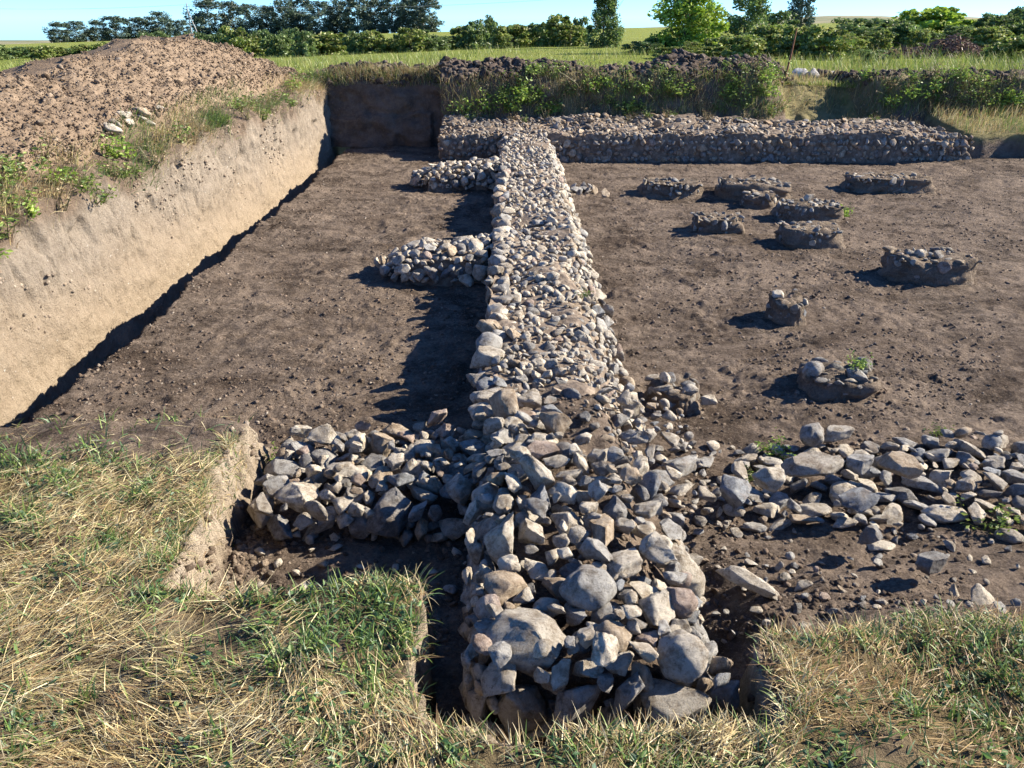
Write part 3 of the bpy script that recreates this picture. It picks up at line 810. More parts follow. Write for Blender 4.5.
# ------------------------------------------------------------------ pillar bases on the pit floor
def pillar(x, y, w, d, h, label, brick=False, rotz=0., nst=26, cap=None, seed=0, n_sub=0):
    base = np.array((x, y, 0.)); t = empty('pillar_base', base); t.rotation_euler.z = rotz
    tag(t, label, 'pillar base', 'stumps of pillars standing on the pit floor')
    rs = np.random.default_rng(300 + seed)
    # earth pedestal: irregular drum, undercut
    h *= .82; d *= 1.4; n = 72; hs = np.linspace(0, 1, 9); V = []; F = []
    ang = np.arange(n) * 2 * math.pi / n
    sq = (np.abs(np.cos(ang)) ** 3 + np.abs(np.sin(ang)) ** 3) ** (-1 / 3.)
    for h_ in hs:
        k = .90 + .20 * (1 - h_) ** 4 + .04 * math.sin(h_ * 3.1)
        rr = sq * k * (1 + .16 * fbm(np.cos(ang) * 1.6 + seed, np.sin(ang) * 1.6, ang * 0 + h_ * 2.4, seed=310 + seed, octv=5, gain=.6))
        V.append(np.stack([rr * np.cos(ang) * w / 2, rr * np.sin(ang) * d / 2, -.04 + h_ * (h * (1 + .20 * fbm(np.cos(ang) * 1.3, np.sin(ang) * 1.3 + seed, seed=315 + seed, octv=3)) + .04)], -1))
    for k_ in (.75, .5, .25):
        rr = V[len(hs) - 1][:, :2] * k_
        V.append(np.concatenate([rr, (h + .03 * fbm(rr[:, 0] * 9, rr[:, 1] * 9, seed=320 + seed, octv=3))[:, None]], 1))
    V = np.concatenate(V); L = len(hs) + 3
    for k in range(L - 1):
        for i in range(n): F.append((k * n + i, k * n + (i + 1) % n, (k + 1) * n + (i + 1) % n, (k + 1) * n + i))
    F = np.array(F); cap_f = np.arange(n)[None] + (L - 1) * n
    me = make_mesh('pedestal', V, [F, cap_f], M['soil'], True, {'clay': np.full(len(V), .26), 'turf': np.zeros(len(V))})
    link('pedestal', me, parent=t)
    st = []
    tw = np.array([.1, .2, .15, .1, .05, .25, .15]) if brick else TWB
    tw = tw / tw.sum()
    pack(st, patch_sampler([
        (2, lambda a, b: (np.array([(a - .5) * w * .86, (b - .5) * d * .86, h]), UP)),
        (3, lambda a, b: (np.array([math.cos(a * 6.283) * w * .46, math.sin(a * 6.283) * d * .46, lerp(.12, .98, b) * h]), (math.cos(a * 6.28), math.sin(a * 6.28), .3)))]),
        [(.038, .058, nst * 2), (.024, .038, nst * 6), (.012, .022, nst * 4)], 0, .86, (.45, .75), .3, ['angular', 'slab', 'angular'], tw)
    for s in st: s.p = s.p
    for s in st: s.col = s.col * .78; single('stone', s, MESH_XS, t)
    if cap: # a stone left lying on top is a thing of its own
        cx, cy, r, tone, lab, kd = cap
        s = Stone((x + cx, y + cy, h + r * .55), (r * 1.2, r, r * .8), Euler((.1, .1, seed)), any_kind(kd), tone)
        tag(single('stone', s, MESH_LO), lab, 'stone', 'stones lying on the pillar stumps')
    return t
pillar(2.10, 10.65, .80, .42, .17, 'leftmost stump of the far row, oval, with flat stones on top', seed=1)
pillar(3.12, 10.55, .95, .50, .20, 'wide stump of the far row, second from left, grassy on top', seed=2)
pillar(3.05, 9.98, .42, .26, .15, 'small narrow stump tight in front of the wide far stump', seed=3, nst=12)
pillar(5.02, 10.95, 1.12, .46, .20, 'widest stump, at far right of the far row', seed=4, cap=(.36, .0, .04, 1, 'fist-sized warm grey stone on the right end of the widest stump', 'round'))
pillar(2.22, 8.62, .55, .34, .18, 'leftmost stump of the middle row, rugged and dark', seed=5, nst=18)
pillar(3.40, 9.22, .74, .36, .20, 'middle stump with a pale block standing on its back edge', seed=6,
       cap=(.02, .14, .07, 0, 'pale upright block on the back edge of a middle stump', 'angular'))
pillar(3.02, 8.08, .62, .36, .20, 'squarish stump nearest in front of the middle stump', seed=7, nst=20)
pillar(3.72, 6.95, .76, .40, .22, 'brick-littered stump with pinkish rubble, standing alone at right', True, seed=8,
       cap=(-.12, -.02, .05, 0, 'pale round cobble on top of the brick-littered stump', 'round'))
pillar(2.09, 5.80, .27, .24, .19, 'smallest stump, blocky and alone mid floor', seed=9, nst=9,
       cap=(-.06, .03, .05, 0, 'flat pale stone on top of the smallest stump', 'slab'))
pillar(2.02, 4.55, .44, .30, .13, 'low stump ringed with grey stones, nearest at right', seed=10, nst=10)
pillar(.98, 4.42, .30, .24, .10, 'low crumbled stump close beside the long wall', seed=11, nst=10)
for x, y, z, s_, kd, tn, lab in [
    (1.86, 4.56, .12, (.075, .065, .065), 'round', 2, 'rounded grey stone on the left of the nearest low stump'),
    (2.09, 4.48, .12, (.085, .06, .07), 'angular', 2, 'angular grey stone in the middle of the nearest low stump'),
    (2.19, 4.62, .12, (.07, .06, .06), 'round', 3, 'dark rounded stone on the right of the nearest low stump'),
    (.93, 4.44, .12, (.05, .045, .04), 'angular', 0, 'pale stone on top of the crumbled stump beside the wall'),
    (1.06, 4.32, .09, (.05, .05, .06), 'angular', 1, 'warm grey stone on the right of the crumbled stump'),
    (1.17, 4.30, .04, (.055, .04, .035), 'slab', 0, 'pale stone on the floor right of the crumbled stump'),
    (-2.90, 4.80, -.57, (.05, .05, .05), 'angular', 1, 'lone grey stone in the shaded slot below the left trench side')]:
    st = Stone((x, y, z), s_, Euler((.1, .1, random.uniform(0, 6))), any_kind(kd), tn)
    tag(single('stone', st, MESH_LO), lab, 'stone', 'stones lying about the pit floor')
flat = []
def flat_pt(a, b): return np.array([.96 + random.gauss(0, .11), 10.75 + random.gauss(0, .12), .03]), UP
pack(flat, patch_sampler([(1, flat_pt)]), [(.06, .09, 30), (.03, .05, 40)], 0, .8, (.35, .5), .5, ['slab'], np.array([0, .2, .2, .3, 0, .3, 0]))
o = empty('stone_pile', (.96, 10.75, 0))
for q_ in flat: single('stone', q_, MESH_LO, o, (.96, 10.75, 0))
tag(o, 'low scatter of broken slabs right of the long wall', 'stone pile')

# ------------------------------------------------------------------ clods and grit
def scatter_rocks(name, pts, rmin, rmax, col, shapes, mat, label, powr=2.5, flat=.7):
    mb = MB()
    for p in pts:
        r = rmin + (rmax - rmin) * random.random() ** powr
        v, f = random.choice(shapes)
        c = np.array(col) * random.uniform(.5, 1.45)
        mb.add((v * np.array([r * random.uniform(.8, 1.3), r, r * random.uniform(.5, 1) * flat * 1.3])) @ rotm((random.gauss(0, .4), random.gauss(0, .4), random.uniform(0, 6.3))).T + p, f, c)
    o = link(name, mb.mesh(name, mat)); tag(o, label, 'soil clods', kind='stuff'); return o
XS1 = [rock_shape(1, 500 + i, 'angular') for i in range(8)]
CL = [rock_shape(2, 520 + i, 'clod') for i in range(10)]; CL1 = [rock_shape(1, 540 + i, 'clod') for i in range(8)]
clod_mat = stone_material('soil_clod', 'attr')
def bank_pts(n):
    out = []
    for _ in range(n):
        y = random.uniform(4.2, 15.2); t = random.uniform(1.62, 4.9)
        if random.random() > smooth(1.6, 2.2, t): continue
        out.append(left_bank_point(y, t) + np.array([random.gauss(0, .03), random.gauss(0, .03), .0]))
    return out
scatter_rocks('spoil_clods', bank_pts(900), .014, .055, (.25, .184, .126), CL, clod_mat, 'reddish brown soil clods covering the spoil heap', 3.)
scatter_rocks('spoil_crumbs', bank_pts(42000), .004, .017, (.25, .184, .127), CL1, clod_mat, 'fine reddish soil crumbs on the spoil heap', 2.)
n = 60000
y = 2.3 + 12 * RNG.random(n) ** 1.8; x = RNG.uniform(-2.85, .2 + y * .62)
m = (turf_mask(x, y) < .4) & (RNG.random(n) < .35 + .65 * smooth(-.1, .4, fbm(x * 1.6, y * 1.6, seed=551, octv=3))); x, y = x[m], y[m]
k = RNG.random(len(x)) < .07
scatter_rocks('pale_grit', list(np.stack([x[k], y[k], ground_z(x[k], y[k])], -1)), .003, .014, (.36, .31, .25), XS1, clod_mat, 'pale pebbles and grit strewn over the pit floor', 2.5)
x, y = x[~k], y[~k]
scatter_rocks('soil_crumbs', list(np.stack([x, y, ground_z(x, y)], -1)), .003, .019, (.20, .15, .112), CL1, clod_mat, 'crumbs of dark soil and grit on the pit floor', 4.)
pts = []
for _ in range(3200):
    x = random.uniform(-3.4, 9.); 
    if np.interp(x, px_, ridge) < .07: continue
    pts.append(back_bank_point(x, random.uniform(1.0, 2.0)))
scatter_rocks('ridge_clods', pts, .02, .09, (.085, .066, .055), CL, clod_mat, 'dark soil clods thrown up along the back bank', 3.)

pts = []
for _ in range(2600):
    xa, ya, xb, yb = random.choice([(-1.1, 2.2, -1.16, 3.6), (-1.1, 2.2, -1.16, 3.6), (-1.1, 2.25, -.28, 2.25), (.76, 1.7, .8, 2.0)]); t_ = random.random()
    x = lerp(xa, xb, t_) + random.gauss(0, .05); y = lerp(ya, yb, t_) + random.gauss(0, .05)
    pts.append((x, y))
pts = np.array(pts); pts = np.concatenate([pts, ground_z(pts[:, 0], pts[:, 1])[:, None]], 1)
scatter_rocks('edge_clods', list(pts), .004, .022, (.27, .21, .155), CL1, clod_mat, 'crumbled clods along the cut turf edges', 3.)
# pebbles and roots sticking out of the left trench side
pts = [left_bank_point(y_, t_) for y_, t_ in [(random.uniform(4.5, 14.5), random.triangular(.4, 1.02, .95)) for _ in range(3600)] if vnoise(np.array([y_ * 1.7]), np.array([t_ * 5.]), seed=741)[0] > .15]
scatter_rocks('embedded_pebbles', pts, .004, .028, (.36, .29, .22), CL1, clod_mat, 'small pebbles and clods set in the left trench side', 4.)
# ------------------------------------------------------------------ grass
def blades(roots, az, length, lean, curl, width, col, segs=4):
    n = len(roots); t = np.linspace(0, 1, segs + 1)
    az = np.asarray(az); P = np.asarray(roots, float).copy()
    d = np.stack([np.cos(az), np.sin(az)], -1)
    tw = az + math.pi / 2 + RNG.normal(0, .6, n)
    side = np.stack([np.cos(tw), np.sin(tw), RNG.normal(0, .3, n)], -1)
    V = np.empty((n, segs + 1, 2, 3))
    for k in range(segs + 1):
        w = (width * (1 - .88 * t[k] ** 1.6))[:, None] * .5
        V[:, k, 0] = P - side * w; V[:, k, 1] = P + side * w
        th = lean + curl * t[k]
        st = (length / segs)[:, None]
        P = P + st * np.concatenate([np.sin(th)[:, None] * d, np.cos(th)[:, None]], 1)
    F = []
    for k in range(segs):
        F.append([2 * k, 2 * k + 1, 2 * k + 3, 2 * k + 2])
    F = (np.arange(n)[:, None, None] * (2 * segs + 2) + np.array(F)[None]).reshape(-1, 4)
    C = np.repeat(col, 2 * (segs + 1), axis=0)
    return V.reshape(-1, 3), F, C

STRAW = np.array([(.52, .42, .205), (.66, .55, .29), (.40, .30, .135), (.30, .19, .095), (.58, .50, .31)])
GREEN = np.array([(.105, .18, .040), (.15, .23, .045), (.075, .14, .045), (.20, .26, .065), (.09, .165, .07)])
def pick(pal, n, jit=.2): return pal[RNG.integers(0, len(pal), n)] * RNG.uniform(1 - jit, 1 + jit, (n, 1))

def turf_points(n, x0, x1, y0, y1):
    x = RNG.uniform(x0, x1, n); y = RNG.uniform(y0, y1, n)
    m = turf_mask(x, y) > .72; return x[m], y[m]
def green_weight(x, y):
    w = .20 + .80 * smooth(-.10, .42, .55 * fbm(x * 1.6, y * 1.6, seed=401, octv=3) + .75 * fbm(x * 5.5, y * 5.5, seed=406, octv=3) + .25 * np.exp(-((x + .55) / .45) ** 2 - ((y - 1.85) / .35) ** 2) * 4.2
               + .35 * np.exp(-((x + 1.55) / .35) ** 2 - ((y - 3.0) / .4) ** 2) + .30 * np.exp(-((x - .05) / .5) ** 2 - ((y - 1.45) / .2) ** 2) - .75 * np.exp(-((x + 1.25) / .6) ** 2 - ((y - 1.75) / .4) ** 2) - .06 * (x > .7))
    return w
parts = []
# flattened straw
x, y = turf_points(190000, -3.2, 2.8, 1.05, 3.75)
bare = fbm(x * 2.1, y * 2.1, seed=402, octv=3)
keep = RNG.random(len(x)) < np.where(x > .72, .6, 1.) * np.clip(1.0 - .55 * green_weight(x, y) - .8 * smooth(.2, .6, bare) - .95 * smooth(2.75, 3.15, y), .03, 1)
x, y = x[keep], y[keep]; n = len(x)
flow = 2.3 * fbm(x * .9, y * .9, seed=403, octv=3) + .35
az = np.where(RNG.random(n) < .7, flow + RNG.normal(0, .35, n), RNG.uniform(0, 6.28, n))
parts.append(blades(np.stack([x, y, ground_z(x, y) + RNG.uniform(-.005, .035, n)], -1), az, RNG.uniform(.025, .095, n) * (1 + .7 * np.exp(-((x + 1.3) / .6) ** 2 - ((y - 1.8) / .45) ** 2)), RNG.normal(1.46, .18, n), RNG.normal(.15, .25, n), RNG.uniform(.0012, .0034, n), pick(STRAW, n, .38) * 1.05 * np.where((x > .7)[:, None], np.array([[.64, .53, .43]]), 1.)))
# upright straw stubs
m = RNG.random(n) < .06
parts.append(blades(np.stack([x[m], y[m], ground_z(x[m], y[m])], -1), RNG.uniform(0, 6.28, m.sum()), RNG.uniform(.03, .09, m.sum()), np.abs(RNG.normal(.5, .3, m.sum())), RNG.uniform(.2, 1.2, m.sum()), RNG.uniform(.0014, .003, m.sum()), pick(STRAW, m.sum(), .3)))
# green tufts
x, y = turf_points(85000, -3.2, 2.8, 1.05, 3.6)
keep = RNG.random(len(x)) < green_weight(x, y) * np.clip(1 - .85 * smooth(2.9, 3.2, y), 0, 1) * np.where(x > .7, .75, 1.)
x, y = x[keep], y[keep]
# gather into tufts
jx = x + .05 * vnoise(x * 14, y * 14, seed=404); jy = y + .05 * vnoise(x * 14 + 9, y * 14, seed=405); n = len(x)
parts.append(blades(np.stack([jx, jy, ground_z(jx, jy)], -1), RNG.uniform(0, 6.28, n), RNG.uniform(.025, .085, n), np.abs(RNG.normal(.6, .35, n)), RNG.uniform(.3, 1.4, n), RNG.uniform(.003, .0075, n), pick(GREEN, n, .3)))
# small broad leaves in the sward
cx, cy = turf_points(900, -3., 2.8, 1.1, 3.1)
k = RNG.random(len(cx)) < .25 + .75 * green_weight(cx, cy); cx, cy = cx[k], cy[k]
lx = np.repeat(cx, 16) + RNG.normal(0, .028, len(cx) * 16); ly = np.repeat(cy, 16) + RNG.normal(0, .028, len(cx) * 16)
lc = np.stack([lx, ly, ground_z(lx, ly) + RNG.uniform(.005, .04, len(lx))], -1)
LEAFY = (lc, RNG.uniform(.012, .03, len(lx)), pick(np.array([(.07, .14, .05), (.10, .18, .045), (.14, .21, .05), (.06, .115, .06)]), len(lx), .3))
# fringe hanging over the pit edges
xs_ = []; ys_ = []
def fringe(pts, n):
    for _ in range(n):
        (xa, ya), (xb, yb) = random.choice(pts); t = random.random()
        xs_.append(lerp(xa, xb, t) + random.gauss(0, .03)); ys_.append(lerp(ya, yb, t) + random.gauss(0, .03))
fringe([((-1.1, 2.16), (-.26, 2.16)), ((-.26, 2.12), (-.24, 1.62)), ((-.2, 1.58), (.76, 1.58)), ((-.2, 1.58), (.76, 1.58)), ((.80, 1.62), (.84, 1.98)), ((.8, 2.0), (1.6, 2.05)), ((-1.2, 2.2), (-1.24, 3.2)), ((-1.2, 2.2), (-1.24, 3.2))], 7500)
x = np.array(xs_); y = np.array(ys_); m = turf_mask(x, y) > .45; x, y = x[m], y[m]; n = len(x)
isg = RNG.random(n) < np.where(x < .35, .45, .15)
col = np.where(isg[:, None], pick(GREEN, n, .3), pick(STRAW, n, .3))
parts.append(blades(np.stack([x, y, ground_z(x, y) - .005], -1), RNG.uniform(0, 6.28, n), RNG.uniform(.03, .10, n), np.abs(RNG.normal(.6, .35, n)), RNG.uniform(.4, 1.7, n), RNG.uniform(.0018, .0045, n), col))
def join_blades(name, parts, label, cat='grass', mat=None):
    off = 0; Vs = []; Fs = []; Cs = []
    for v, f, c in parts:
        Vs.append(v); Fs.append(f + off); Cs.append(c); off += len(v)
    o = link(name, make_mesh(name, np.concatenate(Vs), np.concatenate(Fs), mat or M['grass'], True, {'tone': np.concatenate(Cs)}))
    tag(o, label, cat, kind='stuff'); return o
join_blades('grass', parts, 'dry flattened straw and green grass on the near turf')

# grass along the trench lip and spoil heap foot
parts = []
R = []; 
for _ in range(17000):
    y = random.uniform(4.2, 15.5); t = random.triangular(.84, 2.2, 1.02)
    if vnoise(np.array([y * 1.3]), np.array([t * 1.5]), seed=411)[0] < random.uniform(-.6, .5): continue
    R.append(left_bank_point(y, t))
R = np.array(R); n = len(R)
gr = RNG.random(n) < smooth(-.2, .5, vnoise(R[:, 1] * 1.1, R[:, 0] * 2, seed=412))
col = np.where(gr[:, None], pick(GREEN * 1.15, n, .3), pick(STRAW, n, .3))
parts.append(blades(R, RNG.uniform(-1.2, 1.2, n), RNG.uniform(.06, .22, n), np.abs(RNG.normal(.5, .35, n)), RNG.uniform(.3, 1.6, n), RNG.uniform(.003, .006, n), col))
join_blades('grass', parts, 'dry and green grass tufts along the lip of the left trench side')

# grass on the back bank, path and terrace
parts = []; R = []
for _ in range(9000):
    x = random.uniform(-1.2, 11.); t = random.uniform(.45, 1.02) if not (4.9 < x < 6.3) else random.uniform(.5, 2.6)
    R.append(back_bank_point(x, t))
for _ in range(5000):
    x = random.uniform(7.3, 12); y = random.uniform(13.45, 15.2); R.append(np.array([x, y, .40 + .12 * (y - 13.5)]))
for _ in range(2500):
    x = random.uniform(-3.6, -1.2); R.append(back_bank_point(x, random.uniform(.97, 1.3)))
R = np.array(R); n = len(R)
gr = RNG.random(n) < np.where((R[:, 0] > 4.8) & (R[:, 0] < 6.4), .2, .25 + .45 * smooth(-.2, .4, vnoise(R[:, 0] * 1.2, R[:, 2] * 3, seed=421)))
col = np.where(gr[:, None], pick(GREEN * 1.1, n, .3), pick(STRAW * .85, n, .35))
parts.append(blades(R, RNG.uniform(-2.8, -.3, n), RNG.uniform(.08, .26, n), np.abs(RNG.normal(.45, .3, n)), RNG.uniform(.2, 1.4, n), RNG.uniform(.004, .009, n), col, 3))
join_blades('grass', parts, 'rank grass and dead stalks covering the back bank')

# tall meadow grass behind
n = 60000
y = 15.9 + 34 * RNG.random(n) ** 2.2; x = RNG.uniform(-.78, .78, n) * (y + 2) 
m = ~((x > -6.5) & (y < 16.6) & (x < 5)); x, y = x[m], y[m]; n = len(x)
tall = 1 + .9 * smooth(.1, .5, fbm(x * .35, y * .2, seed=431, octv=3)) + 1.0 * smooth(5, 8, x) * (y < 24) + 2.6 * smooth(6, 8, x) * (y < 21)
MEAD = np.array([(.20, .255, .045), (.27, .30, .065), (.14, .21, .035), (.33, .31, .11), (.17, .23, .045)])
zz = field_z(x, y)
v, f, c = blades(np.stack([x, y, zz - .02], -1), RNG.uniform(0, 6.28, n), RNG.uniform(.05, .13, n) * tall * np.interp(y, [16, 24, 40], [.8, 1.2, 2.]), np.abs(RNG.normal(.25, .2, n)), RNG.uniform(.2, 1.1, n), RNG.uniform(.008, .018, n), pick(MEAD, n, .25), 3)
join_blades('meadow_grass', [(v, f, c)], 'bright yellow-green meadow grass behind the pit')

# ------------------------------------------------------------------ leafy things
def leaves(centers, size, cols, droop=.3, aspect=.5, fold=True):
    """diamond leaves, one quad each, random attitude"""
    n = len(centers); size = np.broadcast_to(size, (n,))
    a = RNG.normal(size=(n, 3)); a[:, 2] = np.abs(a[:, 2]) * .4 - droop * .3; a /= np.linalg.norm(a, axis=1)[:, None]
    b = np.cross(a, RNG.normal(size=(n, 3))); b /= np.linalg.norm(b, axis=1)[:, None] + 1e-9
    nn = np.cross(a, b)
    s = size[:, None]
    V = np.stack([centers - a * s * .5, centers + b * s * aspect * .5 + nn * s * .08, centers + a * s * .5, centers - b * s * aspect * .5 + nn * s * .08], 1)
    F = np.arange(4 * n).reshape(-1, 4)
    return V.reshape(-1, 3), F, np.repeat(cols, 4, axis=0)

def weed_mesh(seed, h, w, nst, nleaf, size, pal, stalk=(.16, .15, .06)):
    r = np.random.default_rng(seed); mb = MB(); C = []
    for _ in range(nst):
        az = r.uniform(0, 6.28); lean = abs(r.normal(0, .5)); L = h * r.uniform(.55, 1.1)
        p = np.array([r.normal(0, w * .18), r.normal(0, w * .18), -.02]); pts = [p]
        for k in range(4):
            lean += r.uniform(0, .15)
            p = p + L / 4 * np.array([math.cos(az) * math.sin(lean), math.sin(az) * math.sin(lean), math.cos(lean)]); pts.append(p)
        tube(mb, pts, np.linspace(.006, .002, 5) * (h / .4) ** .5, 3, np.array(stalk) * r.uniform(.7, 1.4))
        for _ in range(nleaf // nst):
            t = r.uniform(.15, 1) * 4; i = min(3, int(t)); q = pts[i] + (pts[i + 1] - pts[i]) * (t - i)
            C.append(q + r.normal(0, size * .55, 3))
    C = np.array(C); C[:, 2] = np.maximum(C[:, 2], .0)
    V, F, c = leaves(C, size * r.uniform(.6, 1.3, len(C)), pal[r.integers(0, len(pal), len(C))] * r.uniform(.75, 1.3, (len(C), 1)), .4, .5)
    mb.add(V, F, c)
    return mb.mesh('weed', M['leaf'], False)
WG = np.array([(.12, .185, .035), (.17, .24, .045), (.09, .15, .035), (.22, .28, .06)])
WB_ = np.array([(.21, .31, .045), (.27, .37, .06), (.17, .27, .04)])
WD = np.array([(.36, .25, .14), (.27, .18, .10), (.44, .33, .20), (.20, .18, .065)])
WEED = [weed_mesh(1, .30, .35, 9, 130, .055, WG), weed_mesh(2, .38, .4, 10, 150, .06, WG), weed_mesh(3, .25, .4, 10, 150, .07, WB_),
        weed_mesh(4, .34, .45, 12, 200, .065, WB_), weed_mesh(5, .40, .3, 12, 90, .04, WD), weed_mesh(6, .48, .3, 14, 80, .035, WD)]
WNAME = ['bushy green weed', 'leafy green weed', 'bright broad-leaved weed', 'bright green bushy weed', 'brown dried weed', 'tall brown dried weed']
def weed(p, k, s, where, group):
    o = link('weed', WEED[k], p, (random.gauss(0, .1), random.gauss(0, .1), random.uniform(0, 6.3)), (s, s, s * random.uniform(.85, 1.15)))
    tag(o, f'{WNAME[k]} {where}', 'weed', group); return o
# left trench lip
for y, t, k, s in [(4.9, 1.4, 1, .9), (5.1, 1.7, 3, .9), (5.6, .93, 1, .9), (6.4, .95, 4, .9), (6.9, .93, 1, .8), (7.6, .97, 0, .8), (8.1, .97, 4, .8), (8.7, 1., 1, .8), (9.3, .98, 5, .7), (10.0, 1., 0, .8), (10.8, 1., 4, .8), (11.4, .98, 1, .8), (12.0, 1.1, 5, .8), (12.7, 1., 0, .9), (5.2, .9, 3, .9), (5.35, 1.7, 0, .9), (5.7, 1.9, 4, .9), (6.1, 1.8, 4, 1.), (6.5, 1.7, 1, .9), (7., 1.9, 4, .9), (7.3, .98, 4, .8), (4.75, .93, 3, .85), (4.95, .97, 2, .8), (5.5, 1.5, 3, .8), (5.9, 1.2, 0, .8), (6.2, 1.5, 1, .9), (6.0, .95, 2, .7), (6.7, 1.3, 2, .8), (6.8, 1.0, 0, .8),
                   (7.2, 1.6, 4, .8), (7.5, 1.2, 1, .8), (7.9, 1.5, 2, .9), (8.3, 1.2, 4, .7), (8.9, 1.4, 5, .7), (9.6, 1.3, 4, .8), (10.3, 1.4, 5, .7), (11., 1.3, 1, .8),
                   (11.6, 1.4, 0, .9), (12.3, 1.3, 4, .8), (13., 1.4, 1, .9), (13.6, 1.3, 2, .9), (14.2, 1.4, 1, 1.)]:
    place = 'low on the near lip of the left trench side' if y < 6.6 else 'on the middle lip of the left trench side' if y < 10 else 'on the far lip of the left trench side'
    weed(left_bank_point(y, t), k, s * .85, place, 'weeds on the lip of the left trench side')
# back bank
for i in range(170):
    x = random.uniform(-1.05, 11.5)
    if 4.9 < x < 6.4: continue
    t = random.uniform(.5, 1.15); k = random.choices([0, 1, 2, 3, 4, 5], [5, 5, 2.2, 1.8, 3., 3])[0]
    part = 'left' if x < 1.4 else 'middle' if x < 4.9 else 'right'
    row = 'foot' if t < .72 else 'face' if t < .95 else 'brow'
    weed(back_bank_point(x, t), k, random.uniform(.6, 1.0), f'on the {row} of the {part} stretch of the back bank', 'weeds on the back bank')
for i in range(26):
    x = random.uniform(-.8, 7.)
    weed(np.array([x, 14.2 + random.gauss(0, .06), bz_(x, 14.2) - .02]), random.choice([0, 4, 4, 5, 1]), random.uniform(.3, .55), 'rooted in the rear edge of the back wall', 'weeds on the rear edge of the back wall')
for x, t, k, s, lab in [(.15, .72, 3, 1.15, 'bright green leafy weed standing out on the left of the back bank'), (2.7, .8, 3, .9, 'bright green leafy weed in the middle of the back bank'),
                        (4.55, .95, 3, 1.0, 'bright green leafy weed at the right end of the bank beside the path'), (7.6, .8, 3, 1.2, 'bright green weed on the bank right of the path'),
                        (8.9, .7, 2, 1.1, 'bright weed on the bank at the far right')]:
    o = weed(back_bank_point(x, t), k, s, 'x', 'bright weeds on the back bank'); o['label'] = lab
for x, y, k, s, lab in [(3.85, 9.3, 2, .5, 'small green tuft growing beside the middle stump'), (1.38, 3.70, 3, .33, 'small yellow-green plant at the back of the right-hand stone row'),
                        (2.13, 4.52, 3, .28, 'yellow-green sprig growing on the nearest low stump'), (1.2, 3.45, 0, .3, 'little green sprig among the stones of the right-hand row'),
                        (2.15, 2.98, 1, .45, 'green stalky weed in front of the right-hand stone row'), (2.35, 3.9, 0, .3, 'little green weed on the floor behind the right-hand row'),
                        (-1.22, 3.55, 3, .35, 'bright tuft on the back corner of the near left bank'), (2.2, 2.45, 2, .4, 'yellow-green weed on the soil at the right edge'),
                        (.5, 5.2, 0, .25, 'tiny green sprig on the crest of the long wall'), (2.6, 2.1, 2, .5, 'green weed in the turf at the far right')]:
    z = g(x, y) if x != .5 else .38
    o = weed((x, y, z + (.1 if y == 4.52 else 0)), k, s, 'x', 'small plants in the pit'); o['label'] = lab
# moss-like growth on the further spur

o = link('ground_leaves', make_mesh('ground_leaves', *[q for q in leaves(LEAFY[0], LEAFY[1], LEAFY[2], .1, .55)][:2], M['leaf'], False, {'tone': np.repeat(LEAFY[2], 4, axis=0)}))
tag(o, 'small broad-leaved weeds growing in the near turf', 'weeds', kind='stuff')
# ---- shrubs and trees
def crown_mesh(name, seed, rx, ry, rz, nclump, nleaf, size, pal, mat, clump, prof):
    """leaf clumps spread through a crown of outline prof(height 0..1)"""
    r = np.random.default_rng(seed); C = []; K = []
    for _ in range(nclump):
        z = r.random() ** 1.35 * .95 + .02; rad = prof(z) * r.random() ** .4 * r.uniform(.8, 1.1); az = r.uniform(0, 6.283)
        c0 = np.array([rx * rad * math.cos(az), ry * rad * math.sin(az), rz * (2 * z - 1)]); cr = clump * r.uniform(.55, 1.3)
        tone = r.uniform(.7, 1.3); n = max(4, int(nleaf / nclump * r.uniform(.6, 1.4)))
        q = r.normal(size=(n, 3)); q /= np.linalg.norm(q, axis=1)[:, None]; q *= (r.random(n) ** .5)[:, None]
        C.append(c0 + q * cr * np.array([rx, ry, rz * .8])); K.append(pal[r.integers(0, len(pal), n)] * tone * r.uniform(.8, 1.2, (n, 1)))
    C = np.concatenate(C); K = np.concatenate(K)
    V, F, c = leaves(C, size * r.uniform(.6, 1.4, len(C)), K, .3, .6)
    return make_mesh(name, V, F, mat, False, {'tone': c})
def P_COL(z): return .80 * min(1, (1.03 - z) / .30) ** .6 * (.88 + .12 * min(1, z / .25))
def P_DOME(z): return max(0, 1 - max(0, (z - .25) / .8) ** 2) ** .5 * (.9 + .1 * z)
def P_CONE(z): return .95 * min(1, (1.06 - z) / .75) ** .8 * (.75 + .25 * min(1, z / .2))
def trunk_mesh(seed, h, r0, nlimb, spread, mat, zl=(.35, .95)):
    r = np.random.default_rng(seed); mb = MB()
    top_ = np.array([r.normal(0, .05 * h), r.normal(0, .05 * h), h])
    pts = [np.array([0, 0, -.15]), top_ * .3 + r.normal(0, .02 * h, 3) * [1, 1, 0], top_ * .65 + r.normal(0, .03 * h, 3) * [1, 1, 0], top_]
    tube(mb, pts, [r0 * 1.2, r0 * .85, r0 * .5, r0 * .12], 7)
    for _ in range(nlimb):
        t = r.uniform(*zl); p = top_ * t; az = r.uniform(0, 6.28); L = spread * r.uniform(.6, 1.1) * (1.2 - .6 * t)
        d = np.array([math.cos(az), math.sin(az), r.uniform(.5, 1.3)]); d /= np.linalg.norm(d)
        tube(mb, [p, p + d * L * .5, p + d * L + np.array([0, 0, L * .12])], [r0 * .4, r0 * .25, r0 * .06], 5)
    return mb.mesh('trunk', mat)
def plant(name, loc, trunk, crown, zc, label, cat, group=None, s=(1, 1, 1), rz=None):
    t = empty(name, loc); t.scale = s; t.rotation_euler.z = random.uniform(0, 6.3) if rz is None else rz
    tag(t, label, cat, group)
    link('trunk', trunk, parent=t); link('crown', crown, (0, 0, zc), parent=t); return t
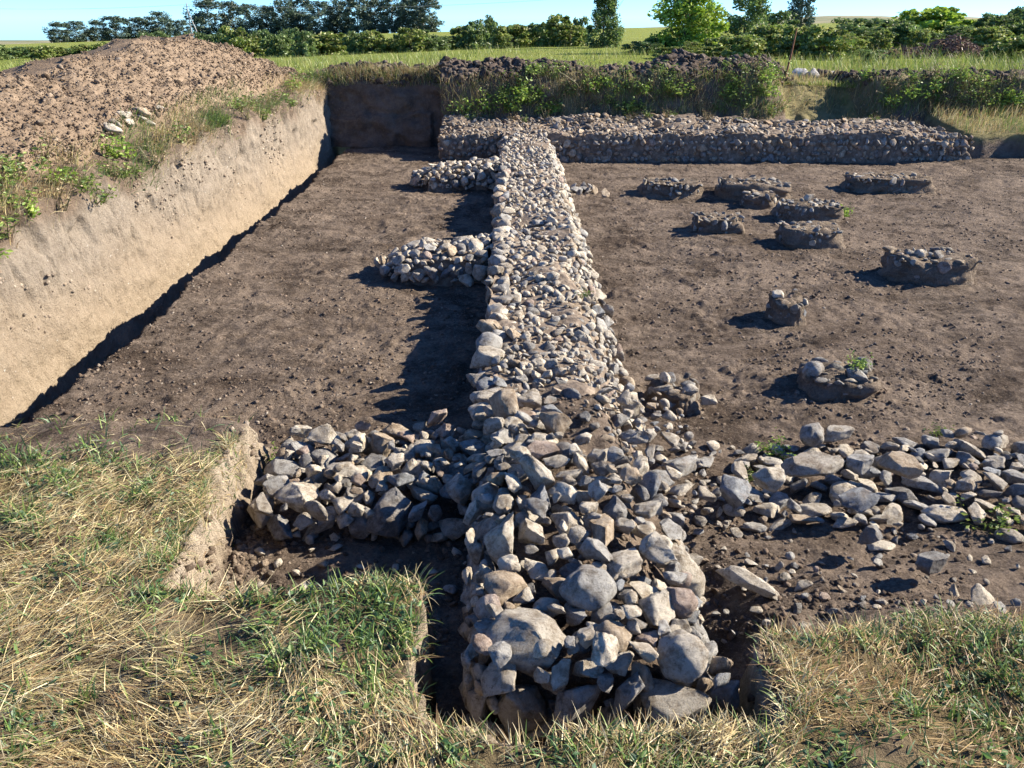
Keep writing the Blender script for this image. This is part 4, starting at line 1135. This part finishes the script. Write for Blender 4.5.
def at(u, v, d):
    """point seen in direction (u, v) at ground distance d"""
    a = (u - 512) / FPX; b = (384 - v) / FPX
    dy = math.cos(P_) + b * math.sin(P_); t = d / dy
    return np.array([a * t, d, CAM_H + (-math.sin(P_) + b * math.cos(P_)) * t])

PG = np.array([(.070, .110, .075), (.085, .125, .080), (.055, .092, .068), (.105, .140, .085)])
pop_c = [crown_mesh('crown', 600 + i, .5, .5, .5, 90, 7000, .05, PG, M['far_leaf'], .26, P_COL) for i in range(4)]
pop_t = [trunk_mesh(620 + i, .8, .018, 9, .28, M['pale_bark']) for i in range(2)]
def poplar(u, top, w, d, label, group, base_v=None):
    p0 = at(u, top, d); zg = float(field_z(p0[0], d)); h = p0[2] - zg; wid = w / FPX * d * 1.32
    t = empty('poplar_tree', (p0[0], d, zg)); tag(t, label, 'tree', group); t.rotation_euler.z = random.uniform(0, 6.3)
    tr = link('trunk', random.choice(pop_t), (0, 0, 0), (0, 0, 0), (h, h, h), t)
    cr = link('crown', random.choice(pop_c), (0, 0, h * .50), (0, 0, random.uniform(0, 6)), (wid, wid, h * .99), t)
    return t
GL = 'small poplars at far left'; GR = 'tall poplar row behind the meadow'
for i, (u, top_, w) in enumerate([(55, 22, 18), (73, 21, 22), (94, 20, 17), (113, 16, 26), (136, 17, 21), (157, 11, 25), (181, 20, 15)]):
    nm = ['leftmost of the small poplars on the skyline', 'second small poplar from the left on the skyline', 'slim small poplar, third from the left on the skyline', 'broad small poplar, fourth from the left on the skyline',
          'small poplar left of the tallest small one', 'tallest of the small poplars at left', 'short slender poplar just left of the utility pole'][i]
    poplar(u, top_, w, 350 + 6 * (i % 3), nm, GL)
ORDN = ['first', 'second', 'third', 'fourth', 'fifth', 'sixth', 'seventh', 'eighth', 'ninth', 'tenth', 'eleventh', 'twelfth', 'thirteenth', 'last']
for i, (u, top_, w) in enumerate([(205, -1, 32), (229, 1, 20), (247, 4, 24), (265, 6, 20), (280, -1, 26), (298, -2, 28), (318, 1, 26), (338, -1, 26), (356, -3, 26), (373, -1, 24), (390, -4, 26), (407, -2, 26), (423, -4, 32)]):
    poplar(u, top_, w, 330 + 8 * (i % 2), f'{"last" if i == 12 else ORDN[i]} from the left in the tall poplar row', GR)

# hedge bushes behind the meadow
HG = np.array([(.12, .18, .03), (.17, .23, .04), (.095, .15, .035), (.22, .26, .06), (.28, .28, .09)])
HD = np.array([(.11, .175, .05), (.14, .21, .055), (.09, .145, .055), (.18, .24, .065)])
HB = np.array([(.23, .34, .035), (.30, .41, .045), (.17, .27, .03), (.35, .44, .07)])
hb = [crown_mesh('crown', 640 + i, 1, 1, .5, 60, 4600, .14, HG, M['leaf'], .27, P_DOME) for i in range(3)]
hd = [crown_mesh('crown', 650 + i, 1, 1, .5, 60, 4600, .13, HD, M['leaf'], .27, P_DOME) for i in range(3)]
ht = trunk_mesh(660, .8, .03, 8, .5, M['bark'], (.05, .9))
def dist_for(u, v, d0=17., d1=75.):
    """ground distance at which the meadow lies in direction (u, v)"""
    for d in np.arange(d0, d1, .5):
        p = at(u, v, d)
        if p[2] <= float(field_z(p[0], d)): return d
    return d1
def bush(u, top, base, w, d, kind, label, group):
    lo = at(u, base, d)
    if d < 50: d = dist_for(u, base)
    lo = at(u, base, d); lo[2] = float(field_z(lo[0], d)); hi = at(u, top, d); h = hi[2] - lo[2]; r = w / FPX * d * .5 * 1.05
    return plant('bush', (lo[0], d, lo[2] - .05), ht, random.choice({'g': hb, 'd': hd}[kind]), .5, label, 'bush', group, (r, r, h), None)
GH = 'bushes of the hedge behind the meadow'
u = 236; i = 0
while u < 585:
    w = random.uniform(20, 32); d = random.uniform(52, 62)
    k = 'd' if random.random() < .4 else 'g'
    place = 'below the tall poplars' if u < 345 else 'right part below the last tall poplars' if u < 440 else 'beside the dark shrub' if u > 540 else 'under the open sky'
    bush(u, 33 + random.choice([random.uniform(-11, -4), random.uniform(-5, 5), random.uniform(-5, 5)]) - (u > 450) * 7, 60 - (u > 450) * 5, w * random.uniform(.8, 1.4), d, k, f'{"dark" if k == "d" else "yellow-green"} hedge bush {place}', GH)
    u += w * .48
u = -20
while u < 140:
    w = random.uniform(18, 30)
    bush(u, 45 + random.uniform(-3, 3), 60, w, random.uniform(52, 62), random.choice('ggd'), 'low bush behind the spoil heap at far left', 'bushes at far left'); u += w * .6
u = 150
while u < 236:
    bush(u, 33 + random.uniform(-2, 3), 55, 20, 60, 'd', 'dark bush behind the spoil heap top below the poplars', 'bushes at far left'); u += 13
# shrubs and small trees on the right
shr_c = crown_mesh('crown', 671, .62, .62, .95, 90, 9500, .075, HD, M['leaf'], .25, P_CONE); shr_t = trunk_mesh(672, 1.5, .03, 14, .8, M['bark'], (.05, .6))
def stand(u, v):
    d = dist_for(u, v); lo = at(u, v, d); return (lo[0], d, float(field_z(lo[0], d)) - .05), d
lo, d = stand(603, 47); k = d / 28; plant('shrub', lo, shr_t, shr_c, .84, 'dark upright shrub with spiky top standing in the meadow', 'shrub', None, (k, k, k * 1.05))
ygt_c = crown_mesh('crown', 673, 1.3, 1.15, 1.05, 110, 11000, .12, HB, M['leaf'], .26, P_DOME); ygt_t = trunk_mesh(674, 1.7, .05, 12, .9, M['bark'], (.15, .8))
lo, d = stand(686, 52); k = d / 27; plant('broadleaf_tree', lo, ygt_t, ygt_c, 1.0, 'bright yellow-green broad-leaved young tree behind the dark soil ridge', 'tree', None, (k, k, k))
dk_c = crown_mesh('crown', 675, 1.05, 1.0, 1.2, 110, 11000, .09, HD * 1.15, M['leaf'], .22, P_CONE); dk_t = trunk_mesh(676, 2.2, .04, 14, .8, M['bark'], (.1, .8))
lo, d = stand(745, 47); k = d / 32; plant('broadleaf_tree', lo, dk_t, dk_c, 1.1, 'darker loose-crowned young tree right of the bright yellow-green tree', 'tree', None, (k, k, k))
GRR = 'bushes along the right skyline'
for u_, t_, b_, w_, d_, k_, lab in [
    (718, 35, 58, 30, 25, 'g', 'low green bush right of the foot of the bright young tree'), (742, 34, 60, 40, 24, 'g', 'green bush below the darker young tree'),
    (768, 24, 56, 44, 27, 'g', 'leafy bush left of the rusty post'), (775, 10, 45, 40, 60, 'd', 'distant grey-green tree crown left of the lone poplar'),
    (796, 26, 58, 40, 24, 'g', 'leafy bush behind the rusty post'), (822, 26, 60, 46, 26, 'g', 'leafy green bush right of the rusty post'), (852, 18, 46, 52, 36, 'd', 'dark green bush right of the lone poplar'),
    (884, 17, 45, 50, 36, 'd', 'dark bush left of the bright yellow-green bush'), (905, 22, 48, 40, 33, 'd', 'low dark bush in front of the skyline bushes'),
    (968, 20, 40, 34, 42, 'd', 'dull bush right of the bright yellow-green bush'), (992, 12, 42, 44, 38, 'd', 'dark blue-green bush at the right end of the skyline'),
    (1016, 6, 42, 40, 38, 'd', 'tallest dark bush at the right picture edge'), (1045, 2, 44, 50, 38, 'd', 'dark bush beyond the right picture edge'),
    (655, 36, 52, 26, 30, 'g', 'low green bush left of the bright young tree'), (708, 30, 50, 34, 30, 'g', 'yellow-green bush tight right of the bright young tree'),
    (758, 28, 52, 40, 30, 'd', 'dense bush between the darker young tree and the rusty post'), (838, 32, 54, 44, 30, 'g', 'spreading green bush in front of the skyline bushes, right of the post'),
    (868, 27, 48, 44, 30, 'd', 'dense dark bush below the skyline bushes'), (915, 28, 46, 36, 30, 'g', 'green bush behind the brush pile'), (955, 24, 44, 40, 30, 'd', 'dark bush behind the right end of the brush pile'),
    (985, 26, 50, 40, 30, 'g', 'green bush right of the brush pile'), (870, 48, 64, 30, 20, 'd', 'low bramble bush in the meadow left of the brush pile'), (1015, 34, 62, 50, 20, 'g', 'pale feathery bush at the right edge below the dark bushes')]:
    bush(u_, t_, b_, w_, d_, k_, lab, GRR)
u = 640
while u < 1040:
    b_ = random.uniform(46, 60); tp = b_ - random.uniform(10, 24); w_ = random.uniform(18, 40)
    k_ = random.choice('gggd'); sec = 'left of the rusty post' if u < 790 else 'left of the brush pile' if u < 890 else 'around the brush pile'
    bush(u, tp, b_, w_, 30, k_, f'{"dark" if k_ == "d" else "light green"} scrub bush in the tall grass {sec}', 'scrub in the tall grass at right'); u += random.uniform(8, 20)
hy_ = crown_mesh('crown', 681, 1, 1, .5, 60, 4600, .14, HB, M['leaf'], .26, P_DOME)
lo, d = stand(930, 43); hi = at(930, 9, d)
plant('bush', lo, ht, hy_, .5, 'bright yellow-green bush on the right skyline', 'bush', GRR, (34 / FPX * d, 34 / FPX * d, hi[2] - lo[2]))
# the lone poplar
p = at(806, -14, 140); zg = float(field_z(p[0], 140)); h = p[2] - zg
t = empty('poplar_tree', (p[0], 140, zg)); tag(t, 'lone dark poplar on the right skyline, cut by the top of the picture', 'tree')
link('trunk', pop_t[0], (0, 0, 0), (0, 0, 0), (h, h, h), t); link('crown', pop_c[1], (0, 0, h * .6), (0, 0, 0), (5.4, 5.4, h * .85), t)

# brush pile
mb = MB(); r = np.random.default_rng(5)
for _ in range(2200):
    p = np.array([r.uniform(-1.35, 1.35), r.normal(0, .4), 0]); p[2] = max(0, (.40 + .14 * math.sin(p[0] * 3.3)) * (1 - (p[0] / 1.4) ** 2) * math.exp(-(p[1] / .6) ** 2)) * r.uniform(.2, 1.05)
    az = r.uniform(0, 6.28); L = r.uniform(.08, .30); d = np.array([math.cos(az), math.sin(az), r.normal(0, .35)])
    tube(mb, [p, p + d * L * .5 + [0, 0, .02], p + d * L - [0, 0, .03]], [.013, .011, .005], 3, np.array([.23, .15, .11]) * r.uniform(.5, 1.4))
lo, d = stand(938, 57); k = d / 23
o = link('brush_pile', mb.mesh('brush_pile', M['leaf'], False), lo, scale=(k, k, k * 1.1)); tag(o, 'heap of brown cut branches in the meadow at right', 'brush pile')

# rusty post, pale lumps
a = at(785, 74, 16.0); b = at(797, 28, 16.2)
mb = MB(); q = a - [0, 0, .15]
tube(mb, [np.zeros(3), (b - q) * .5 + [.01, 0, 0], b - q], [.02, .017, .012], 6)
o = link('post', mb.mesh('post', M['rust']), q); tag(o, 'leaning rusty iron post on the soil ridge', 'post')
for u_, v_, s_, tn, lab in [(801, 73, (.19, .15, .14), 0, 'left white lump of rubble beside the rusty post'), (815, 74, (.20, .15, .15), 1, 'middle grey-white lump of rubble beside the rusty post'), (830, 68, (.18, .14, .15), 0, 'right white lump of rubble, set furthest back')]:
    p = at(u_, v_, 17.2); p[2] = float(field_z(p[0], p[1])) + .09; st = Stone(p, s_, Euler((.2, .1, u_)), any_kind('angular'), tn); st.col = np.array((.62, .60, .56)) if tn == 0 else np.array((.45, .44, .43))
    tag(single('rubble_lump', st, MESH_LO), lab, 'rubble lump', 'white lumps beside the rusty post')
# stones fallen on the berm
for y, t, r_, tn, lab in [(5.75, 2.05, .085, 1, 'nearest grey slab in the soil above the left trench side'), (5.95, 1.9, .08, 0, 'pale slab beside the nearest grey slab above the left trench'), (6.15, 2.1, .07, 2, 'third slab of the near group above the left trench'),
                          (8.25, 1.95, .10, 1, 'tilted grey block half way along the spoil heap foot'), (8.6, 1.9, .09, 0, 'pale slab half way along the spoil heap foot'), (8.95, 2.1, .10, 5, 'tan block half way along the spoil heap foot')] + [(random.uniform(5.5, 6.6), random.uniform(1.8, 2.35), random.uniform(.04, .07), 1, 'small stone in the near group above the left trench side') for _ in range(8)] + [(random.uniform(8.1, 9.4), random.uniform(1.8, 2.3), random.uniform(.04, .08), 1, 'small stone in the far group at the spoil heap foot') for _ in range(8)]:
    p = left_bank_point(y, t) + np.array([0, 0, r_ * .3]); st = Stone(p, (r_ * 1.3, r_, r_ * .55), Euler((.3, .4, y)), any_kind('slab'), tn)
    tag(single('stone', st, MESH_LO), lab, 'stone', 'stones at the foot of the spoil heap')

# utility pole and wires
D = 300.; lo = at(193, 40, D); hi = at(191.5, 3, D); zg = float(field_z(lo[0], D)); H_ = hi[2] - zg
pole = empty('utility_pole', (lo[0], D, zg)); tag(pole, 'concrete utility pole with a slanting brace at the left end of the tall poplars', 'utility pole')
mb = MB(); tube(mb, [(0, 0, -.5), (-.4, 0, H_)], [.22, .15], 8); link('shaft', mb.mesh('shaft', M['concrete']), parent=pole)
mb = MB(); tube(mb, [(2.6, 0, -.5), (-.1, 0, H_ * .72)], [.2, .14], 8); link('brace', mb.mesh('brace', M['concrete']), parent=pole)
mb = MB(); tube(mb, [(-1.4, 0, H_ - 1.0), (.7, 0, H_ - 1.0)], [.09, .09], 6)
for q in (-1.2, -.4, .5): tube(mb, [(q, 0, H_ - 1.), (q, 0, H_ - .5)], [.08, .05], 6)
link('crossarm', mb.mesh('crossarm', M['concrete']), parent=pole)
for q, lab in ((-1.2, 'left overhead wire from the utility pole'), (.5, 'right overhead wire from the utility pole')):
    mb = MB(); p0 = np.array([lo[0] + q, D, zg + H_ - .5]); p1 = p0 + np.array([120, -25, 1.]); pm = p0 - np.array([110, -30, 0.])
    pts = [lerp(pm, p0, s) - np.array([0, 0, 5 * s * (1 - s)]) for s in np.linspace(0, 1, 9)] + [lerp(p0, p1, s) - np.array([0, 0, 6 * s * (1 - s)]) for s in np.linspace(0, 1, 13)[1:]]
    tube(mb, np.array(pts) - p0, [.02] * len(pts), 4)
    o = link('overhead_wire', mb.mesh('overhead_wire', M['wire']), p0); tag(o, lab, 'wire', 'overhead wires')

# ------------------------------------------------------------------ light, sky, camera
EL = math.radians(29.5); AZ = math.radians(15)      # sun from the right, a little beyond the pit
d = Vector((math.cos(EL) * math.cos(AZ), math.cos(EL) * math.sin(AZ), math.sin(EL)))
sun = bpy.data.lights.new('sun', 'SUN'); sun.energy = 5.0; sun.angle = math.radians(.5); sun.color = (1, .91, .77)
so = bpy.data.objects.new('sun', sun); COL.objects.link(so); so.rotation_euler = d.to_track_quat('Z', 'Y').to_euler()
w = bpy.data.worlds.new('World'); scene.world = w; w.use_nodes = True
nt = w.node_tree; bg = nt.nodes['Background']; sky = nt.nodes.new('ShaderNodeTexSky'); sky.sky_type = 'NISHITA'
sky.sun_disc = False; sky.sun_elevation = EL; sky.sun_rotation = math.atan2(d.x, d.y); sky.altitude = 100; sky.air_density = .6; sky.dust_density = 0.; sky.ozone_density = 4.
tint = nt.nodes.new('ShaderNodeMix'); tint.data_type = 'RGBA'; tint.blend_type = 'MULTIPLY'; tint.inputs['Factor'].default_value = 1.
tint.inputs['B'].default_value = (.64, 1.0, 1.36, 1)      # clear, cyan summer air
nt.links.new(sky.outputs[0], tint.inputs['A']); nt.links.new(tint.outputs['Result'], bg.inputs[0]); bg.inputs[1].default_value = .072
cam = bpy.data.cameras.new('camera'); co = bpy.data.objects.new('camera', cam); COL.objects.link(co)
cam.sensor_width = 36; cam.lens = 36 * FPX / 1024; cam.clip_start = .05; cam.clip_end = 20000
co.location = (0, 0, CAM_H); co.rotation_euler = (math.radians(90) - P_, 0, 0)
scene.camera = co
scene.view_settings.view_transform = 'Standard'; scene.view_settings.look = 'None'; scene.view_settings.exposure = 1.55; scene.view_settings.gamma = 1
scene.render.engine = 'CYCLES'
scene.cycles.max_bounces = 5; scene.cycles.diffuse_bounces = 3; scene.cycles.use_denoising = True
